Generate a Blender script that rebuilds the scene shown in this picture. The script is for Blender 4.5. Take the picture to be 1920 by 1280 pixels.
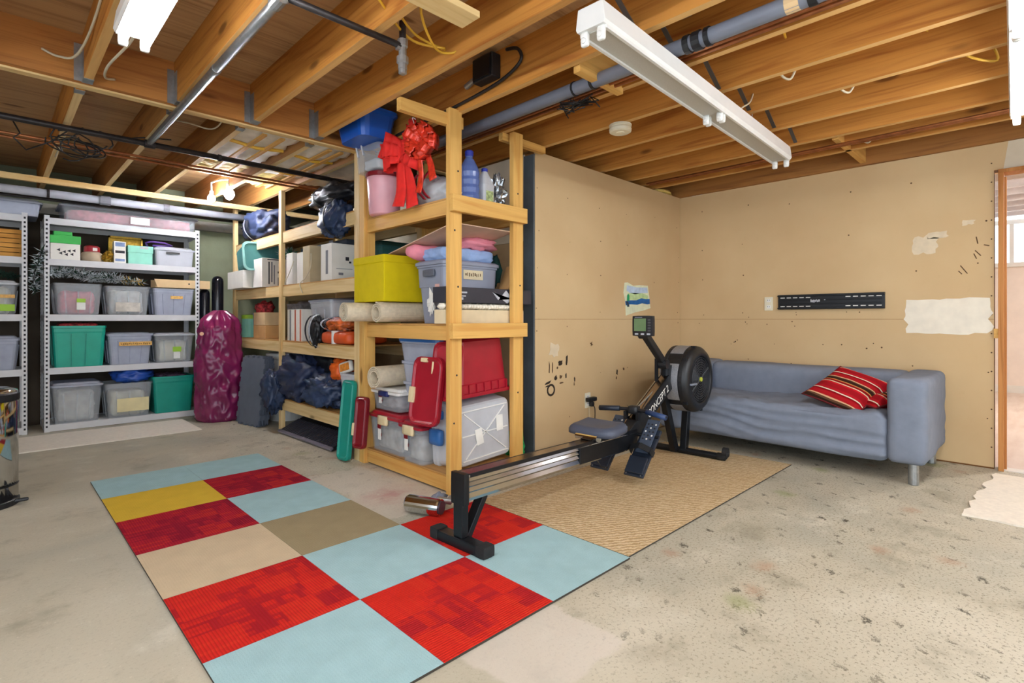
import bpy, bmesh, math, random
from mathutils import Vector, Matrix, noise
from math import pi, sin, cos, radians, sqrt

for o in list(bpy.data.objects):
    bpy.data.objects.remove(o)
SC = bpy.context.scene
COL = SC.collection
R = random.Random(11)

# ------------------------------------------------------------------ camera
cam_d = bpy.data.cameras.new('camera'); cam = bpy.data.objects.new('camera', cam_d)
COL.objects.link(cam)
cam.location = (0, 0, 1.03)
cam.rotation_euler = (pi/2, 0, radians(45.4) - pi/2)
cam_d.sensor_width = 36; cam_d.lens = 992/1920*36; cam_d.shift_y = -42/1920
cam_d.clip_start = 0.02
SC.camera = cam

# ------------------------------------------------------------------ world, daylight, exposure
W = bpy.data.worlds.new('daylight'); SC.world = W; W.use_nodes = True
bg = W.node_tree.nodes['Background']
bg.inputs[0].default_value = (0.84, 0.95, 1.06, 1); bg.inputs[1].default_value = 2.6
SC.view_settings.view_transform = 'Standard'; SC.view_settings.look = 'None'
SC.view_settings.exposure = 0.12; SC.view_settings.gamma = 1.0
SC.view_settings.use_curve_mapping = False
SC.cycles.max_bounces = 7; SC.cycles.diffuse_bounces = 4; SC.cycles.glossy_bounces = 3; SC.cycles.transparent_max_bounces = 10
SC.cycles.adaptive_threshold = 0.03; SC.cycles.use_light_tree = False
TUBE_STRENGTH = 46.0
BULB_STRENGTH = 400.0

def portal(loc, rot, sx, sy):
    l = bpy.data.lights.new('daylight_portal', 'AREA'); l.shape = 'RECTANGLE'; l.size = sx; l.size_y = sy
    l.cycles.is_portal = True
    o = bpy.data.objects.new('daylight_portal', l); COL.objects.link(o); o.location = loc; o.rotation_euler = rot
portal((-2.55, 0.2, 1.1), (0, -pi/2, 0), 2.1, 4.8)
portal((0.6, -2.75, 1.1), (pi/2, 0, 0), 4.6, 2.1)

# ------------------------------------------------------------------ materials
def C(hx, k=1.0):
    hx = hx.lstrip('#'); r = []
    for i in (0, 2, 4):
        c = int(hx[i:i+2], 16)/255
        r.append((c/12.92 if c <= 0.04045 else ((c+0.055)/1.055)**2.4)*k)
    return (r[0], r[1], r[2], 1)
MATS = {}
class NT:
    def __init__(s, name):
        s.m = bpy.data.materials.new(name); s.m.use_nodes = True; MATS[name] = s.m
        s.n = s.m.node_tree.nodes; s.l = s.m.node_tree.links
        s.p = s.n['Principled BSDF']; s.out = s.n['Material Output']
    def add(s, t, **kw):
        n = s.n.new(t)
        for k, v in kw.items():
            if k.startswith('i_'):
                k2 = k[2:]; n.inputs[int(k2) if k2.isdigit() else k2.replace('_', ' ')].default_value = v
            else: setattr(n, k, v)
        return n
    def link(s, a, b): s.l.new(a, b)
    def pos(s, scale=(1, 1, 1), rot=(0, 0, 0), coord='Position', loc=(0, 0, 0)):
        if coord == 'Position': g = s.add('ShaderNodeNewGeometry').outputs['Position']
        else: g = s.add('ShaderNodeTexCoord').outputs[coord]
        mp = s.add('ShaderNodeMapping'); s.link(g, mp.inputs[0])
        mp.inputs['Scale'].default_value = scale; mp.inputs['Rotation'].default_value = rot; mp.inputs['Location'].default_value = loc
        return mp.outputs[0]
    def noise(s, vec, scale, detail=3, rough=0.55, dist=0):
        n = s.add('ShaderNodeTexNoise'); s.link(vec, n.inputs['Vector'])
        n.inputs['Scale'].default_value = scale; n.inputs['Detail'].default_value = detail
        n.inputs['Roughness'].default_value = rough; n.inputs['Distortion'].default_value = dist
        return n.outputs['Fac']
    def ramp(s, fac, stops, interp='LINEAR'):
        r = s.add('ShaderNodeValToRGB'); s.link(fac, r.inputs[0]); e = r.color_ramp.elements
        r.color_ramp.interpolation = interp
        while len(e) < len(stops): e.new(0.5)
        for i, (p, c) in enumerate(stops): e[i].position = p; e[i].color = c if len(c) == 4 else (*c, 1)
        return r.outputs[0]
    def mix(s, fac, a, b, mode='MIX'):
        m = s.add('ShaderNodeMix', data_type='RGBA', blend_type=mode)
        for sock, v in ((m.inputs[0], fac), (m.inputs[6], a), (m.inputs[7], b)):
            if hasattr(v, 'links') or hasattr(v, 'is_linked'): s.link(v, sock)
            else: sock.default_value = v
        return m.outputs[2]
    def math(s, op, a, b=0.0, c=0.0):
        m = s.add('ShaderNodeMath', operation=op)
        for i, v in enumerate((a, b, c)):
            if hasattr(v, 'is_linked'): s.link(v, m.inputs[i])
            else: m.inputs[i].default_value = v
        return m.outputs[0]
    def smooth(s, v, lo, hi):
        m = s.add('ShaderNodeMapRange', interpolation_type='SMOOTHSTEP'); s.link(v, m.inputs[0])
        m.inputs[1].default_value = lo; m.inputs[2].default_value = hi
        return m.outputs[0]
    def col(s, v):
        if hasattr(v, 'is_linked'): s.link(v, s.p.inputs['Base Color'])
        else: s.p.inputs['Base Color'].default_value = v
    def bump(s, h, strength=0.3, dist=0.01):
        b = s.add('ShaderNodeBump'); s.link(h, b.inputs['Height'])
        b.inputs['Strength'].default_value = strength; b.inputs['Distance'].default_value = dist
        s.link(b.outputs[0], s.p.inputs['Normal'])
    def set(s, rough=None, metal=None, spec=None):
        if rough is not None: s.p.inputs['Roughness'].default_value = rough
        if metal is not None: s.p.inputs['Metallic'].default_value = metal
        if spec is not None: s.p.inputs['Specular IOR Level'].default_value = spec

def sc(c, k): return (min(c[0]*k, 1), min(c[1]*k, 1), min(c[2]*k, 1), 1)

def plain(name, col, rough=0.5, metal=0.0, var=0.08, scale=9, bump=0.0, bscale=120, spec=0.5):
    if name in MATS: return MATS[name]
    t = NT(name); t.set(rough, metal, spec)
    c = C(col) if isinstance(col, str) else col
    p = t.pos(coord='Object')
    f = t.noise(p, scale, 2)
    t.col(t.ramp(f, [(0.3, sc(c, 1-var)), (0.7, sc(c, 1+var))]))
    if bump: t.bump(t.noise(p, bscale, 2), bump, 0.004)
    return t.m

def wood(name, dark, light, axis, knot='#5a3212', k=1.0, knots=True):
    if name in MATS: return MATS[name]
    t = NT(name); t.set(0.62, 0, 0.3)
    s = [9, 9, 9]; s[axis] = 0.55
    p = t.pos(tuple(s), loc=(3.1, 1.7, 0.4))
    f1 = t.noise(p, 1.6, 3, 0.6, 1.2)
    s2 = [60, 60, 60]; s2[axis] = 1.6
    f2 = t.noise(t.pos(tuple(s2)), 1.0, 2, 0.5, 0.4)
    base = t.ramp(f1, [(0.28, C(dark, k)), (0.5, sc(C(light, k), 0.9)), (0.72, C(light, k))])
    base = t.mix(t.math('MULTIPLY', t.smooth(f2, 0.5, 0.75), 0.35), base, sc(C(dark, k), 0.85))
    if knots:
        s3 = [5.2, 5.2, 5.2]; s3[axis] = 1.7
        v = t.add('ShaderNodeTexVoronoi'); v.inputs['Scale'].default_value = 1.0
        t.link(t.pos(tuple(s3), loc=(0.3, 0.7, 0.1)), v.inputs['Vector'])
        kf = t.smooth(v.outputs['Distance'], 0.14, 0.06)
        base = t.mix(t.math('MULTIPLY', kf, 0.75), base, C(knot))
    t.col(base); t.bump(f2, 0.15, 0.003)
    return t.m

def fabric(name, col, rough=0.9, var=0.12, scale=14, weave=900, bump=0.35):
    if name in MATS: return MATS[name]
    t = NT(name); t.set(rough, 0, 0.2); c = C(col)
    p = t.pos(coord='Object')
    f = t.noise(p, scale, 5)
    t.col(t.ramp(f, [(0.3, sc(c, 1-var)), (0.7, sc(c, 1+var))]))
    t.bump(t.noise(p, weave/4, 2), bump, 0.002)
    return t.m

def clear(name, tint='#eef0f2', alpha=0.2, rough=0.25):
    if name in MATS: return MATS[name]
    t = NT(name); t.set(rough, 0, 0.5)
    c = C(tint)
    p = t.pos(coord='Object')
    t.col(t.ramp(t.noise(p, 12, 3), [(0.3, sc(c, 0.92)), (0.7, sc(c, 1.05))]))
    tr = t.add('ShaderNodeBsdfTransparent'); tr.inputs[0].default_value = sc(c, 1.1)
    mx = t.add('ShaderNodeMixShader'); mx.inputs[0].default_value = alpha
    t.link(tr.outputs[0], mx.inputs[1]); t.link(t.p.outputs[0], mx.inputs[2]); t.link(mx.outputs[0], t.out.inputs[0])
    return t.m

def emit(name, col, strength):
    t = NT(name); t.set(0.4)
    t.p.inputs['Base Color'].default_value = (0.9, 0.9, 0.9, 1)
    t.p.inputs['Emission Color'].default_value = C(col); t.p.inputs['Emission Strength'].default_value = strength
    return t.m

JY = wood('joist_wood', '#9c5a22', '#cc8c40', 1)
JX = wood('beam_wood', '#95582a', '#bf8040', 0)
EDGE = wood('bounce_lit_joist_edge', '#bd8442', '#dcae6c', 1)  # paler wood: floor bounce light painted onto the joist undersides
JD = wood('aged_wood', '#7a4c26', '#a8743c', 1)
PX_ = wood('pale_wood_x', '#cfa768', '#e8c98e', 0)
PY_ = wood('pale_wood_y', '#cfa768', '#ecce96', 1)
PZ_ = wood('pale_wood_z', '#cfa768', '#ecce96', 2)
SX = wood('stud_wood_x', '#cb9045', '#e6b565', 0)
SY = wood('stud_wood_y', '#cb9045', '#e3b062', 1)
SZ = wood('stud_wood_z', '#cb9045', '#e6b565', 2)
PLY = wood('plywood', '#95704a', '#c29c6e', 0, knots=True)
PLYS = wood('shelf_ply', '#a8743c', '#cc9a5a', 1)

def make_concrete():
    t = NT('concrete_floor'); t.set(0.55, 0, 0.35)
    p = t.pos()
    big = t.noise(p, 0.75, 3, 0.6, 0.4)
    mid = t.noise(p, 3.2, 5, 0.65)
    fine = t.noise(p, 85, 3, 0.72)
    col = t.ramp(big, [(0.3, C('#a3a192')), (0.5, C('#bdb5a0')), (0.68, C('#d0c8b4'))])
    col = t.mix(t.math('MULTIPLY', t.smooth(mid, 0.52, 0.72), 0.6), col, C('#8b8470'))
    col = t.mix(t.math('MULTIPLY', t.smooth(mid, 0.46, 0.28), 0.55), col, C('#d6d0be'))
    sepx = t.add('ShaderNodeSeparateXYZ'); t.link(p, sepx.inputs[0])
    side = t.smooth(sepx.outputs[0], 0.7, 2.2)      # the aggregate is worn bare towards the doorway
    pit = t.math('MULTIPLY', t.smooth(fine, 0.54, 0.64), t.math('ADD', t.math('MULTIPLY', side, 0.6), 0.16))
    col = t.mix(pit, col, C('#776d58'))
    col = t.mix(t.math('MULTIPLY', t.smooth(fine, 0.36, 0.28), 0.4), col, C('#eee8da'))
    w1 = t.math('MULTIPLY', t.math('SUBTRACT', mid, 0.5), 1.0); w2 = t.math('MULTIPLY', t.math('SUBTRACT', fine, 0.5), 0.12)
    cv = t.add('ShaderNodeCombineXYZ'); t.link(t.math('ADD', t.math('MULTIPLY', w1, 0.18), w2), cv.inputs[0]); t.link(t.math('ADD', t.math('MULTIPLY', w1, -0.14), w2), cv.inputs[1])
    pp = t.add('ShaderNodeVectorMath', operation='ADD'); t.link(p, pp.inputs[0]); t.link(cv.outputs[0], pp.inputs[1])
    def spots(scale, thr, soft, c, amt, off):
        v = t.add('ShaderNodeTexVoronoi', voronoi_dimensions='2D'); v.inputs['Scale'].default_value = scale
        ad = t.add('ShaderNodeVectorMath', operation='ADD'); t.link(pp.outputs[0], ad.inputs[0]); ad.inputs[1].default_value = off; t.link(ad.outputs[0], v.inputs['Vector'])
        return t.math('MULTIPLY', t.math('MULTIPLY', t.smooth(v.outputs['Distance'], thr, thr-soft), amt), side), c
    for a in (spots(2.6, 0.055, 0.03, C('#453f34'), 0.95, (0.37, 0.2, 0)), spots(5.5, 0.085, 0.05, C('#554c3c'), 0.8, (1.3, 2.2, 0)),
              spots(1.6, 0.10, 0.09, C('#a86e48'), 0.4, (5.3, 1.4, 0)), spots(0.8, 0.07, 0.06, C('#7f8a3e'), 0.5, (2.62, 0.4, 0))):
        col = t.mix(a[0], col, a[1])
    # ragged pale squares where old adhesive was lifted with a tile
    def boxmask(x0, x1, y0, y1, wob):
        n1 = t.math('ADD', t.math('MULTIPLY', w1, wob), t.math('MULTIPLY', w2, 0.25))
        def edge(v, lo, hi):
            vv = t.math('ADD', v, n1)
            return t.math('MULTIPLY', t.smooth(vv, lo-0.012, lo+0.012), t.smooth(vv, hi+0.012, hi-0.012))
        return t.math('MULTIPLY', edge(sepx.outputs[0], x0, x1), edge(sepx.outputs[1], y0, y1))
    col = t.mix(t.math('MULTIPLY', boxmask(1.03, 1.45, 0.95, 1.4, 0.16), 0.6), col, C('#d8cec2'))
    col = t.mix(t.math('MULTIPLY', boxmask(1.45, 2.2, 2.4, 3.4, 0.5), 0.5), col, C('#d6ccbe'))
    g = t.add('ShaderNodeVectorMath', operation='DISTANCE'); t.link(p, g.inputs[0]); g.inputs[1].default_value = (1.68, 2.72, 0)
    col = t.mix(t.math('MULTIPLY', t.math('MULTIPLY', t.smooth(g.outputs['Value'], 0.28, 0.02), t.smooth(mid, 0.4, 0.6)), 0.6), col, C('#b06a68'))
    t.col(col)
    t.bump(t.math('ADD', fine, t.math('MULTIPLY', mid, 0.6)), 0.18, 0.006)
    return t.m
CONC = make_concrete()

def make_drywall():
    t = NT('tan_drywall'); t.set(0.85, 0, 0.2)
    p = t.pos()
    f = t.noise(p, 1.3, 4, 0.5); g = t.noise(p, 25, 3)
    c = t.ramp(f, [(0.3, C('#c9ab80')), (0.7, C('#d6bb90'))])
    c = t.mix(t.math('MULTIPLY', t.smooth(g, 0.62, 0.8), 0.12), c, C('#b8966a'))
    t.col(c); t.bump(t.noise(p, 300, 2), 0.08, 0.001)
    return t.m
DRY = make_drywall()
CREAM_DRY = plain('cream_drywall', '#d8ccb4', 0.85, var=0.05)
GREENWALL = plain('green_concrete', '#93997c', 0.85, var=0.12, scale=3, bump=0.3, bscale=40)
WHITE_PAINT = plain('white_paint', '#e6e4dc', 0.6, var=0.03)
COMPOUND = plain('joint_compound', '#eee6d4', 0.8, var=0.05, scale=14, bump=0.2, bscale=30)
SCUFF = plain('scuff_brown', '#5a4026', 0.9, var=0.3)
BLACK = plain('black_plastic', '#191b1f', 0.42, var=0.15)
BLACKM = plain('black_metal', '#15181d', 0.38, 0.3, var=0.12)
RUBBER = plain('rubber', '#1c1c1d', 0.8)
STEEL = plain('galvanised_steel', '#a9adae', 0.38, 0.85, var=0.14, scale=30)
CHROME = plain('polished_steel', '#cfd2d4', 0.09, 1.0, var=0.03)
WHITE_METAL = plain('white_enamel', '#e8e8e4', 0.4, var=0.03)
LGREY_METAL = plain('pale_grey_enamel', '#d3d3d4', 0.45, var=0.04)
REFLECTOR = plain('fixture_underside', '#bdbab0', 0.5, var=0.05, scale=200)
WHITE_PL = plain('white_plastic', '#ecebe6', 0.4, var=0.03)
CREAM_PL = plain('cream_plastic', '#e6dfc6', 0.45, var=0.03)
BLACK_IRON = plain('black_iron', '#3a3636', 0.45, 0.6, var=0.2, scale=25)
COPPER = plain('copper', '#b0724a', 0.38, 0.75, var=0.2, scale=20)
GREYPVC = plain('grey_abs_pipe', '#7c8290', 0.45, var=0.08)
YCABLE = plain('yellow_cable', '#d8a832', 0.45, var=0.05)
WCABLE = plain('white_cable', '#cfc4a8', 0.5, var=0.05)
BCABLE = plain('black_cable', '#221f1e', 0.5)
CARD = plain('cardboard', '#c79a62', 0.85, var=0.08)
CARDP = plain('pale_cardboard', '#d8b98c', 0.85, var=0.06)
PAPERW = plain('white_card', '#e8e4da', 0.7, var=0.04)
INK = plain('dark_ink', '#2a2a30', 0.7)
TEAL = plain('teal_plastic', '#129a84', 0.38, var=0.06)
TEALD = plain('dark_teal_plastic', '#0e8f7f', 0.4, var=0.06)
REDP = plain('red_plastic', '#a01528', 0.33, var=0.08)
REDD = plain('deep_red_plastic', '#7a0e1c', 0.35, var=0.1)
BLUEP = plain('blue_plastic', '#2f67a8', 0.35, var=0.06)
BLUEB = plain('bright_blue_plastic', '#1657b8', 0.4, var=0.08)
GREYP = plain('grey_tote_plastic', '#8d93a4', 0.45, var=0.05)
GREYB = plain('pale_grey_box', '#b9bcc4', 0.5, var=0.05)
TAN = plain('tan_plastic', '#e4d0a4', 0.45, var=0.05)
CLR = clear('clear_plastic'); CLRB = clear('clear_bluish_plastic', '#d6dbe8', 0.52); CLRM = clear('milky_plastic', '#e8eaee', 0.6, 0.35)
CLRT = clear('clear_teal_plastic', '#6fb4b4', 0.55)
SOFA = fabric('grey_sofa_cloth', '#7f8796', var=0.07)
CREAMRUG = fabric('cream_rug_pile', '#efe6d6', var=0.06, scale=40, bump=0.6)

# ------------------------------------------------------------------ mesh library
ORG = {}
def world_org(o):
    return ORG.get(o.name, Vector((0, 0, 0)))
class MB:
    """collects shapes for ONE mesh object"""
    def __init__(s): s.v = []; s.f = []; s.mi = []; s.cur = 0
    def vert(s, p): s.v.append(tuple(p)); return len(s.v)-1
    def face(s, *ids): s.f.append(ids); s.mi.append(s.cur)
    def box(s, x0, x1, y0, y1, z0, z1):
        b = len(s.v)
        s.v += [(x0, y0, z0), (x1, y0, z0), (x1, y1, z0), (x0, y1, z0), (x0, y0, z1), (x1, y0, z1), (x1, y1, z1), (x0, y1, z1)]
        for q in ((0, 3, 2, 1), (4, 5, 6, 7), (0, 1, 5, 4), (1, 2, 6, 5), (2, 3, 7, 6), (3, 0, 4, 7)): s.face(*[b+i for i in q])
        return s
    def bar(s, p0, p1, w, h, up=(0, 0, 1)):
        """rectangular bar from p0 to p1, w across, h along up"""
        p0 = Vector(p0); p1 = Vector(p1); d = (p1-p0).normalized(); up = Vector(up)
        a = d.cross(up)
        if a.length < 1e-4: a = d.cross(Vector((1, 0, 0)))
        a.normalize(); u = a.cross(d).normalized(); b = len(s.v)
        for p in (p0, p1):
            for (i, j) in ((-1, -1), (1, -1), (1, 1), (-1, 1)): s.v.append(tuple(p + a*(w/2*i) + u*(h/2*j)))
        for q in ((0, 1, 2, 3), (7, 6, 5, 4), (0, 4, 5, 1), (1, 5, 6, 2), (2, 6, 7, 3), (3, 7, 4, 0)): s.face(*[b+i for i in q])
        return s
    def ring(s, pts):
        b = len(s.v); s.v += [tuple(p) for p in pts]; return list(range(b, b+len(pts)))
    def bridge(s, a, b):
        n = len(a)
        for i in range(n): s.face(a[i], a[(i+1) % n], b[(i+1) % n], b[i])
    def tube(s, pts, r, n=8, closed=False, caps=True):
        pts = [Vector(p) for p in pts]; m = len(pts); rs = r if isinstance(r, (list, tuple)) else [r]*m
        rings = []; up = None
        for i in range(m):
            a = pts[i-1] if (i or closed) else pts[0]; b = pts[(i+1) % m] if (i < m-1 or closed) else pts[-1]
            d = (b-a)
            if d.length < 1e-9: d = Vector((0, 0, 1))
            d.normalize()
            if up is None:
                up = d.cross(Vector((0.13, 0.21, 0.97)))
                if up.length < 0.05: up = d.cross(Vector((1, 0, 0)))
            up = up - d*up.dot(d)
            if up.length < 1e-6: up = d.cross(Vector((1, 0.3, 0)))
            up.normalize(); w = d.cross(up)
            rings.append(s.ring([pts[i] + up*(rs[i]*cos(2*pi*k/n)) + w*(rs[i]*sin(2*pi*k/n)) for k in range(n)]))
        for i in range(m-1): s.bridge(rings[i], rings[i+1])
        if closed: s.bridge(rings[-1], rings[0])
        elif caps: s.face(*reversed(rings[0])); s.face(*rings[-1])
        return s
    def cyl(s, p0, p1, r, n=16): return s.tube([p0, p1], r, n)
    def lathe(s, prof, c=(0, 0, 0), n=24, axis='z', caps=True):
        """prof: [(radius, height)]"""
        c = Vector(c); rings = []
        for (r, h) in prof:
            pts = []
            for k in range(n):
                a = 2*pi*k/n; x, y = r*cos(a), r*sin(a)
                pts.append(c + (Vector((x, y, h)) if axis == 'z' else Vector((x, h, y)) if axis == 'y' else Vector((h, x, y))))
            rings.append(s.ring(pts))
        for i in range(len(rings)-1): s.bridge(rings[i], rings[i+1])
        if caps: s.face(*reversed(rings[0])); s.face(*rings[-1])
        return s
    def loft(s, rings, cx=0, cy=0, cseg=3, caps=(True, True)):
        """rings: [(z, half_x, half_y, corner_r)] rounded rectangles"""
        ids = []
        for (z, hx, hy, r) in rings:
            r = min(r, hx*0.999, hy*0.999); pts = []
            for (sx, sy, a0) in ((1, 1, 0), (-1, 1, pi/2), (-1, -1, pi), (1, -1, 3*pi/2)):
                for k in range(cseg+1):
                    a = a0 + pi/2*k/cseg
                    pts.append((cx + sx*(hx-r) + r*cos(a), cy + sy*(hy-r) + r*sin(a), z))
            ids.append(s.ring(pts))
        for i in range(len(ids)-1): s.bridge(ids[i], ids[i+1])
        if caps[0]: s.face(*reversed(ids[0]))
        if caps[1]: s.face(*ids[-1])
        return s
    def prism(s, poly, z0, z1, fn=None):
        """extrude a 2-D polygon; fn maps (u, v, w) to 3-D"""
        fn = fn or (lambda u, v, w: (u, v, w))
        a = s.ring([fn(u, v, z0) for u, v in poly]); b = s.ring([fn(u, v, z1) for u, v in poly])
        s.bridge(a, b); s.face(*reversed(a)); s.face(*b)
        return s
    def grid(s, nu, nv, fn):
        b = len(s.v)
        for i in range(nu+1):
            for j in range(nv+1): s.v.append(tuple(fn(i/nu, j/nv)))
        for i in range(nu):
            for j in range(nv):
                a = b + i*(nv+1) + j; s.face(a, a+nv+1, a+nv+2, a+1)
        return s
    def softbox(s, x0, x1, y0, y1, z0, z1, r=0.03, n=(8, 8, 8), disp=None):
        """rounded box on a grid so that it can be rumpled by disp(point, normal) -> offset vector"""
        lo = Vector((x0, y0, z0)); hi = Vector((x1, y1, z1)); r = min(r, *( (hi-lo)[i]/2*0.98 for i in range(3)))
        idx = {}
        def pt(i, j, k):
            key = (i, j, k)
            if key in idx: return idx[key]
            p = Vector((x0+(x1-x0)*i/n[0], y0+(y1-y0)*j/n[1], z0+(z1-z0)*k/n[2]))
            q = Vector([min(max(p[a], lo[a]+r), hi[a]-r) for a in range(3)])
            d = p-q
            if d.length > 1e-9: nrm = d.normalized(); p = q + nrm*r
            else: nrm = Vector((0, 0, 1))
            if disp: p = p + disp(p, nrm)
            idx[key] = s.vert(p); return idx[key]
        N = n
        for i in range(N[0]):
            for j in range(N[1]):
                s.face(pt(i, j, 0), pt(i, j+1, 0), pt(i+1, j+1, 0), pt(i+1, j, 0)); s.face(pt(i, j, N[2]), pt(i+1, j, N[2]), pt(i+1, j+1, N[2]), pt(i, j+1, N[2]))
        for i in range(N[0]):
            for k in range(N[2]):
                s.face(pt(i, 0, k), pt(i+1, 0, k), pt(i+1, 0, k+1), pt(i, 0, k+1)); s.face(pt(i, N[1], k), pt(i, N[1], k+1), pt(i+1, N[1], k+1), pt(i+1, N[1], k))
        for j in range(N[1]):
            for k in range(N[2]):
                s.face(pt(0, j, k), pt(0, j, k+1), pt(0, j+1, k+1), pt(0, j+1, k)); s.face(pt(N[0], j, k), pt(N[0], j+1, k), pt(N[0], j+1, k+1), pt(N[0], j, k+1))
        return s
    def blob(s, c, rad, nu=28, nv=18, amp=0.15, freq=3.0, seed=0, flat=None, ridge=0.0, power=1.0):
        """lumpy closed form; flat: lowest height (rests on a shelf)"""
        c = Vector(c); rows = []
        for j in range(nv+1):
            th = pi*j/nv; row = []
            for i in range(nu):
                a = 2*pi*i/nu
                d = Vector((sin(th)*cos(a), sin(th)*sin(a), cos(th)))
                e = Vector([math.copysign(abs(t)**power, t) for t in d])
                q = d*freq + Vector((seed*7.3, seed*3.1, seed*1.7))
                k = 1 + amp*noise.noise(q) + amp*0.5*noise.noise(q*2.3)
                if ridge: k += ridge*(0.5-abs(noise.noise(q*1.9 + Vector((5, 1, 2))))*2.2) + ridge*0.5*(0.5-abs(noise.noise(q*4.1))*2.2)
                p = Vector((c[0]+e[0]*rad[0]*k, c[1]+e[1]*rad[1]*k, c[2]+e[2]*rad[2]*k))
                if flat is not None and p.z < flat: p.z = flat + (p.z-flat)*0.02
                row.append(p)
            rows.append(row)
        ids = [s.ring(r) for r in rows[1:-1]]
        for i in range(len(ids)-1): s.bridge(list(reversed(ids[i])), list(reversed(ids[i+1])))
        t = s.vert(rows[0][0]); b = s.vert(rows[-1][0]); n = nu
        for i in range(n): s.face(t, ids[0][i], ids[0][(i+1) % n]); s.face(b, ids[-1][(i+1) % n], ids[-1][i])
        return s
    def xform(s, M, start=0):
        for i in range(start, len(s.v)): s.v[i] = tuple(M @ Vector(s.v[i]))
        return s
    def build(s, name, mat, parent=None, smooth=False, bevel=0.0, seg=2, loc=None, rot=None, world=True, kind=None, label=None, sub=0, split=None):
        vs = s.v
        if parent is not None:
            if world:
                o0 = world_org(parent); vs = [(x-o0[0], y-o0[1], z-o0[2]) for x, y, z in vs]; org = o0
            else: org = world_org(parent)
        elif loc is None:
            xs = [v[0] for v in vs]; ys = [v[1] for v in vs]; zs = [v[2] for v in vs]
            loc = ((min(xs)+max(xs))/2, (min(ys)+max(ys))/2, min(zs))
            vs = [(x-loc[0], y-loc[1], z-loc[2]) for x, y, z in vs]; org = Vector(loc)
        else: org = Vector(loc)
        me = bpy.data.meshes.new(name); me.from_pydata(vs, [], s.f)
        mats = mat if isinstance(mat, (list, tuple)) else [mat]
        for m in mats: me.materials.append(m)
        if len(mats) > 1: me.polygons.foreach_set('material_index', s.mi)
        bm = bmesh.new(); bm.from_mesh(me); bmesh.ops.recalc_face_normals(bm, faces=bm.faces); bm.to_mesh(me); bm.free()
        if smooth: me.polygons.foreach_set('use_smooth', [True]*len(me.polygons))
        me.update()
        o = bpy.data.objects.new(name, me); COL.objects.link(o)
        if parent is not None: o.parent = parent
        if loc is not None: o.location = loc
        if rot is not None: o.rotation_euler = rot
        ORG[o.name] = org
        if bevel:
            b = o.modifiers.new('bevel', 'BEVEL'); b.width = bevel; b.segments = seg; b.limit_method = 'ANGLE'; b.angle_limit = radians(40)
        if sub:
            b = o.modifiers.new('sub', 'SUBSURF'); b.levels = sub; b.render_levels = sub
        if kind: o['kind'] = kind
        if label: o['label'] = label
        return o

def tag(o, label, cat, group=None):
    o['label'] = label; o['category'] = cat
    if group: o['group'] = group
    return o
def struct(o): o['kind'] = 'structure'; return o
def thing(name, label, cat, loc, rz=0.0, group=None, rot=None):
    o = bpy.data.objects.new(name, None); COL.objects.link(o); o.empty_display_size = 0.1
    o.location = loc; o.rotation_euler = rot or (0, 0, rz); ORG[o.name] = Vector(loc)
    return tag(o, label, cat, group)

def qbox(name, b, mat, parent=None, bevel=0.0, **kw):
    return MB().box(*b).build(name, mat, parent, bevel=bevel, **kw)

def text_part(txt, size, mat, parent, M, extrude=0.0006, name='lettering', shear=0.0, squeeze=1.0):
    cu = bpy.data.curves.new('t', 'FONT'); cu.body = txt; cu.size = size; cu.extrude = extrude; cu.align_x = 'CENTER'; cu.align_y = 'CENTER'; cu.shear = shear
    to = bpy.data.objects.new('t', cu); COL.objects.link(to)
    dg = bpy.context.evaluated_depsgraph_get(); dg.update()
    me = bpy.data.meshes.new_from_object(to.evaluated_get(dg)); bpy.data.objects.remove(to); bpy.data.curves.remove(cu)
    me.transform(M @ Matrix.Diagonal((squeeze, 1, 1, 1))); me.materials.clear(); me.materials.append(mat); me.name = name
    o = bpy.data.objects.new(name, me); COL.objects.link(o); o.parent = parent
    return o

def frame_mat(origin, xdir, ydir):
    x = Vector(xdir).normalized(); y = Vector(ydir).normalized(); z = x.cross(y)
    M = Matrix((x, y, z)).transposed().to_4x4(); M.translation = Vector(origin)
    return M

def fold(freq, amp, seed=0.0, stretch=(1, 1, 1)):
    def d(p, n):
        q = Vector((p[0]*stretch[0], p[1]*stretch[1], p[2]*stretch[2]))*freq + Vector((seed, seed*2.1, seed*0.7))
        k = 0.5-abs(noise.noise(q))*1.8 + 0.5*noise.noise(q*2.2)
        return n*(k*amp)
    return d

def spiral_roll(mb, axis0, axis1, r_out, thick, turns, tail=0.0, n=26):
    """a rolled strip of carpet: spiral cross-section extruded between two points"""
    a0 = Vector(axis0); a1 = Vector(axis1); d = (a1-a0).normalized(); u = Vector((0, 0, 1)); w = d.cross(u).normalized()
    tot = int(turns*n); outer = []; inner = []
    for i in range(tot+1):
        a = 2*pi*i/n; r = r_out - thick*1.4*(turns - i/n)
        outer.append((r*cos(a), r*sin(a))); inner.append(((r-thick)*cos(a), (r-thick)*sin(a)))
    poly = outer + list(reversed(inner))
    def at(p, q): return p + w*q[0] + u*q[1]
    m = len(poly)
    A = mb.ring([at(a0, q) for q in poly]); B = mb.ring([at(a1, q) for q in poly])
    mb.bridge(A, B)
    for i in range(tot):
        j = m-1-i
        mb.face(A[i], A[i+1], A[j-1], A[j]); mb.face(B[i+1], B[i], B[j], B[j-1])
    return mb

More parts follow.
